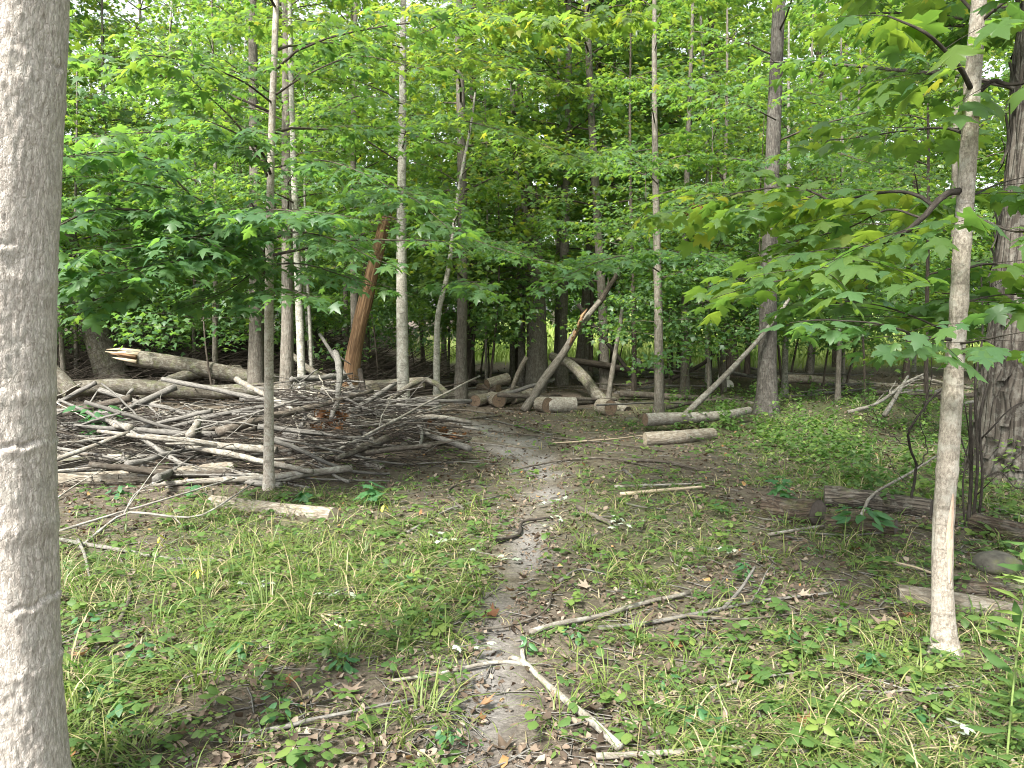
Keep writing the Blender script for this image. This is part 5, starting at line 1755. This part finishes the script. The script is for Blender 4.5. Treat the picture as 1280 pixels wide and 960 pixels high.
gstick([(1080, 700), (1140, 712), (1190, 730)], .010, .007, 'barewood', 'tan stick lying left of the pale sapling')
gstick([(430, 790), (400, 770), (470, 790)], .007, .005, 'barewood', 'small tan broken stick in the grass left of the path')
for k in range(52):
    x, y = scatter(1, 2.6, 11, .8, 1.0)
    x, y = float(x[0]), float(y[0])
    if in_pile(x, y) > .2 or abs(x) > y * .66:
        continue
    az, L, r = rng.random() * 6.28, .15 + .45 * rng.random(), .0035 + .006 * rng.random() ** 2
    pts = np.array([[x + math.cos(az) * L * u, y + math.sin(az) * L * u, 0] for u in (-.5, 0, .5)]) + rng.normal(0, .015, (3, 3))
    pts[:, 2] = height(pts[:, 0], pts[:, 1]) + r + .006
    stick('twig', pts, r, r * .6, random.choice(['stick', 'stickbrown', 'stickpale', 'stick']), 'small loose twig lying on the ground of the clearing', 'twig', 'loose twigs on the ground', int(rng.random() * 1.6), .03, 5)

# ------------------------------------------------------------------ plants one can pick out
def shapes(outline, mat, n=5, fold=.2, curl=.3, cy=.45):
    out = []
    for k in range(n):
        TV, TT = template(outline, cy, fold + .05 * k, curl + .06 * k)
        TV = TV.copy()
        TV[:, 2] += .03 * np.sin(TV[:, 0] * 11 + k * 2) + .02 * np.sin(TV[:, 1] * 9 + k)
        me = mesh_np('leaf_shape', TV, [TT], {'lv': np.full(len(TV), (k + .5) / n)})
        me.materials.append(M[mat])
        out.append(me)
    return out
SEED = shapes(OUT_HI, 'seedling', 5, .1, .15)
OVAL = shapes(mirror([(0, 0), (.17, .12), (.27, .35), (.24, .62), (.12, .85), (0, 1.0)]), 'seedling', 5, .25, .3)
LANCE = shapes(mirror([(0, 0), (.055, .12), (.115, .3), (.13, .5), (.085, .75), (.03, .93), (0, 1.0)]), 'herb', 5, .5, .2)
YEL = shapes(mirror([(0, 0), (.15, .2), (.2, .5), (.1, .85), (0, 1.0)]), 'leafyellow', 4, .3, .4)
PALE = shapes(OUT_HI, 'leafpale', 4, .2, .3)
DEAD = shapes(OUT_MID, 'leafdead', 6, -.7, -.8)
RUST = shapes(OUT_MID, 'leafrust', 5, -.6, .9)

def plant(name, px, py, H, label, cat, shp, n, size, width, mat='stem', lean=(0, 0), r=.004, Y=None, group=None, droop=.25, f0=.35, paired=False):
    base = gp(px, py)
    if Y:
        base = at(px, py, Y); base[2] = gz(base[0], base[1])
    root = empty(name, base, label, cat, group)
    line = resample([base, base + [lean[0] * .3, lean[1] * .3, H * .5], base + [lean[0], lean[1], H]], 12)
    mb = MB()
    mb.tube(line, np.linspace(r, r * .5, 12), 6)
    link('stem', mb.mesh('stem', base), mat, root)
    f = np.clip(f0 + (1 - f0) * (np.arange(n) + .3 * rng.random(n)) / max(n - 1, 1), 0, 1)
    i = f * 11
    a = np.floor(i).astype(int).clip(0, 10)
    P = line[a] + (line[a + 1] - line[a]) * (i - a)[:, None]
    az = np.arange(n) * (2.4 if not paired else math.pi * .53) + rng.normal(0, .3, n)
    d = np.stack([np.cos(az), np.sin(az), np.zeros(n)], -1)
    P = P + d * (width * rng.random((n, 1)))
    t = d + np.stack([np.zeros(n), np.zeros(n), -droop + .25 * rng.normal(size=n)], -1)
    nn = np.stack([rng.normal(0, .2, n), rng.normal(0, .2, n), np.ones(n)], -1) + d * .3
    s = size * (.65 + .55 * rng.random(n))
    leaf_objects((P, norm(t), nn, s, rng.random(n)), root, base, 'leaf', shp)
    return root
plant('maple_seedling', 465, 632, .20, 'broad-leaved maple seedling in front of the brush pile', 'seedling', SEED, 9, .13, .05, droop=.2)
plant('maple_seedling', 380, 628, .10, 'low maple seedling by the bare pale log', 'seedling', SEED, 5, .12, .04)
plant('maple_seedling', 975, 632, .24, 'bluish-green seedling growing over the hollow-ended rotten log', 'seedling', SEED, 12, .12, .06)
plant('leafy_seedling', 1078, 672, .22, 'leafy seedling with wide compound leaves before the cracked rotten log', 'seedling', OVAL, 20, .12, .12, droop=.1, f0=.6)
plant('leafy_plant', 118, 548, .52, 'bright leafy plant growing through the brush pile near the long fallen trunk', 'plant', OVAL, 42, .17, .26, Y=9.2, droop=.15, f0=.3)
plant('leafy_plant', 150, 622, .12, 'low leafy plant before the long pale log', 'plant', OVAL, 12, .10, .08)
plant('leafy_plant', 240, 625, .15, 'low leafy plant between the two pale logs', 'plant', SEED, 7, .09, .07)
plant('tall_weed', 1256, 985, .80, 'tall leafy weed with long narrow leaves beside the pale sapling', 'weed', LANCE, 44, .125, .01, lean=(.05, .0), r=.0045, Y=2.55, droop=-.3, f0=.15)
plant('tall_weed', 1300, 960, .62, 'shorter leafy weed with narrow leaves beside the tall one', 'weed', LANCE, 32, .11, .01, lean=(-.03, .0), r=.004, Y=2.75, droop=-.3, f0=.15)
plant('yellow_weed', 248, 742, .15, 'small weed with drooping yellow leaves in the grass', 'weed', YEL, 5, .075, .0, droop=.8, f0=.85, r=.0025)
plant('yellow_weed', 200, 690, .13, 'thin weed with three yellow leaves by the white branches', 'weed', YEL, 4, .06, .0, droop=.6, f0=.5, r=.002)
plant('yellow_weed', 480, 652, .15, 'pale yellow-leaved weed next to the broad-leaved maple seedling', 'weed', YEL, 4, .07, .0, droop=.7, f0=.7, r=.0025)
plant('leafy_sprig', 658, 822, .10, 'bright green sprig growing from the thick forked stick on the path', 'weed', OVAL, 9, .045, .02, f0=.3)
low = [(105, 790), (125, 870), (150, 905), (430, 835), (540, 780), (870, 905), (905, 925), (985, 805), (1090, 840), (505, 735), (350, 900), (720, 800), (1150, 905), (180, 820), (300, 820), (560, 930), (830, 860), (1050, 800), (930, 720), (1010, 690), (900, 640)]
for k, (px, py) in enumerate(low):
    plant('low_weed', px, py, .05 + .06 * rng.random(), 'low leafy weed growing singly in the foreground grass', 'weed', OVAL, int(7 + 8 * rng.random()), .04 + .025 * rng.random(), .05, r=.0018, group='low weeds in the foreground grass', f0=.2)

def tuft(px, py, n, h, label, group, w=.006):
    g = gp(px, py)
    az = rng.random(n) * 6.283
    r = .09 * np.sqrt(rng.random(n))
    V, Q, vv = blades(g[0] + np.cos(az) * r, g[1] + np.sin(az) * r, h * (.5 + .7 * rng.random(n)), w * (.7 + .6 * rng.random(n)), az + rng.normal(0, .5, n), .55 + .9 * rng.random(n), np.clip(rng.normal(.55, .16, n), 0, .86), '', '', '', '')
    o = link('grass_tuft', mesh_np('grass_tuft', V - g, [Q], {'lv': vv}), 'grass', None, g)
    tag(o, label, 'grass tuft', group)
for px, py in ((270, 800), (200, 780), (330, 760), (250, 850), (380, 720), (420, 700), (300, 720), (110, 930), (160, 950), (500, 720), (560, 800), (530, 900), (480, 930), (600, 740), (440, 820), (360, 690), (240, 700), (540, 690), (90, 870)):
    tuft(px, py, int(22 + 26 * rng.random()), .15 + .12 * rng.random(), 'arching tuft of long grass left of the path', 'long grass tufts left of the path')
for px, py in ((810, 735), (790, 800), (860, 830), (760, 860), (1000, 720), (1050, 750), (960, 700), (880, 690), (1020, 900), (1010, 950), (940, 860), (1150, 850), (1100, 920), (820, 920), (730, 690), (980, 660), (700, 900)):
    tuft(px, py, int(16 + 20 * rng.random()), .12 + .11 * rng.random(), 'arching tuft of long grass right of the path', 'long grass tufts right of the path')

# ------------------------------------------------------------------ leaves lying about
def loose_leaf(px, py, shp, size, name, label, cat, group, lift=.01, parent=None):
    g = gp(px, py)
    az = rng.random() * 6.283
    k = rng.integers(len(shp))
    o = bpy.data.objects.new(name, shp[k])
    col.objects.link(o)
    o.location = (g[0], g[1], g[2] + lift + size * .12)
    o.rotation_euler = (rng.normal(0, .3), rng.normal(0, .3), az)
    o.scale = (size, size, size)
    tag(o, label, cat, group)
for px, py in ((605, 905), (600, 885), (632, 945), (228, 925), (300, 948), (745, 890), (805, 785), (245, 795), (105, 820), (640, 742), (440, 865), (355, 855), (930, 850), (995, 912), (950, 930), (1110, 790), (1140, 805), (1070, 690), (690, 745), (880, 860), (1075, 850), (1000, 745), (1130, 770), (490, 610), (880, 570), (735, 735), (590, 820), (390, 600), (620, 775), (845, 815), (890, 795), (1040, 935), (330, 830), (205, 870)):
    loose_leaf(px, py, DEAD if rng.random() < .72 else RUST, .05 + .04 * rng.random(), 'dead_leaf', 'curled brown dead leaf lying on the foreground ground', 'leaf', 'curled dead leaves on the ground')
def sprig(px, py, n, label, spread=.1):
    g = gp(px, py)
    root = empty('pale_sprig', g, label, 'leaf sprig')
    az = rng.random(n) * 6.283
    P = np.stack([g[0] + rng.normal(0, spread, n), g[1] + rng.normal(0, spread * .6, n), np.zeros(n)], -1)
    P[:, 2] = height(P[:, 0], P[:, 1]) + .05 + .03 * rng.random(n)
    t = np.stack([np.cos(az), np.sin(az), rng.normal(0, .2, n)], -1)
    nn = np.stack([rng.normal(0, .3, n), rng.normal(0, .3, n), np.ones(n)], -1)
    leaf_objects((P, norm(t), nn, .028 + .028 * rng.random(n), rng.random(n)), root, g, 'leaf', PALE)
    mb = MB()
    a = P[np.argmin(P[:, 0])] - [0, 0, .01]
    b = P[np.argmax(P[:, 0])] - [0, 0, .01]
    mb.tube(np.array([a, (a + b) / 2, b]), .0025, 5)
    link('stalk', mb.mesh('stalk', g), 'stick', root)
sprig(560, 682, 6, 'sprig of fallen leaves with pale undersides in the grass left of the path')
sprig(628, 703, 5, 'sprig of fallen pale-backed leaves on the edge of the path', .07)
sprig(428, 756, 4, 'pair of pale overturned leaves in the long grass', .05)
sprig(690, 660, 7, 'sprig of pale-backed leaves at the dark crooked stick', .12)
sprig(775, 664, 9, 'long sprig of pale-backed leaves by the short dark brown stick', .16)
sprig(905, 698, 6, 'sprig of pale-backed leaves in the grass before the rotten logs', .07)
sprig(600, 826, 4, 'pale-backed leaves lying beside the thick forked stick', .06)
sprig(1200, 925, 4, 'white overturned leaves beside the tall leafy weed', .05)
sprig(692, 632, 5, 'sprig of pale-backed leaves far up the path', .1)
sprig(330, 742, 4, 'pale-backed leaves beside the yellow-leaved weed', .06)
def rusty(px, py, Y, label):
    c = at(px, py, Y)
    root = empty('dead_sprig', c, label, 'leaf sprig')
    n = 22
    P = c + rng.normal(0, 1, (n, 3)) * [.13, .1, .09]
    t = norm(rng.normal(0, 1, (n, 3)) + [0, 0, -.5])
    leaf_objects((P, t, rng.normal(0, .6, (n, 3)) + [0, 0, 1.0], .09 + .05 * rng.random(n), rng.random(n)), root, c, 'leaf', RUST)
    mb = MB()
    mb.tube(np.array([c + [-.2, 0, .03], c, c + [.2, .02, -.05]]), .006, 5)
    link('twig', mb.mesh('twig', c), 'stickbrown', root)
rusty(415, 525, 9.3, 'bunch of rusty dead leaves on the brush pile below the brown snag')
rusty(562, 548, 9.9, 'bunch of rusty dead leaves at the butt of the slim dark log')
rusty(870, 265, 11.5, 'orange dead leaves hanging high among the green branches')
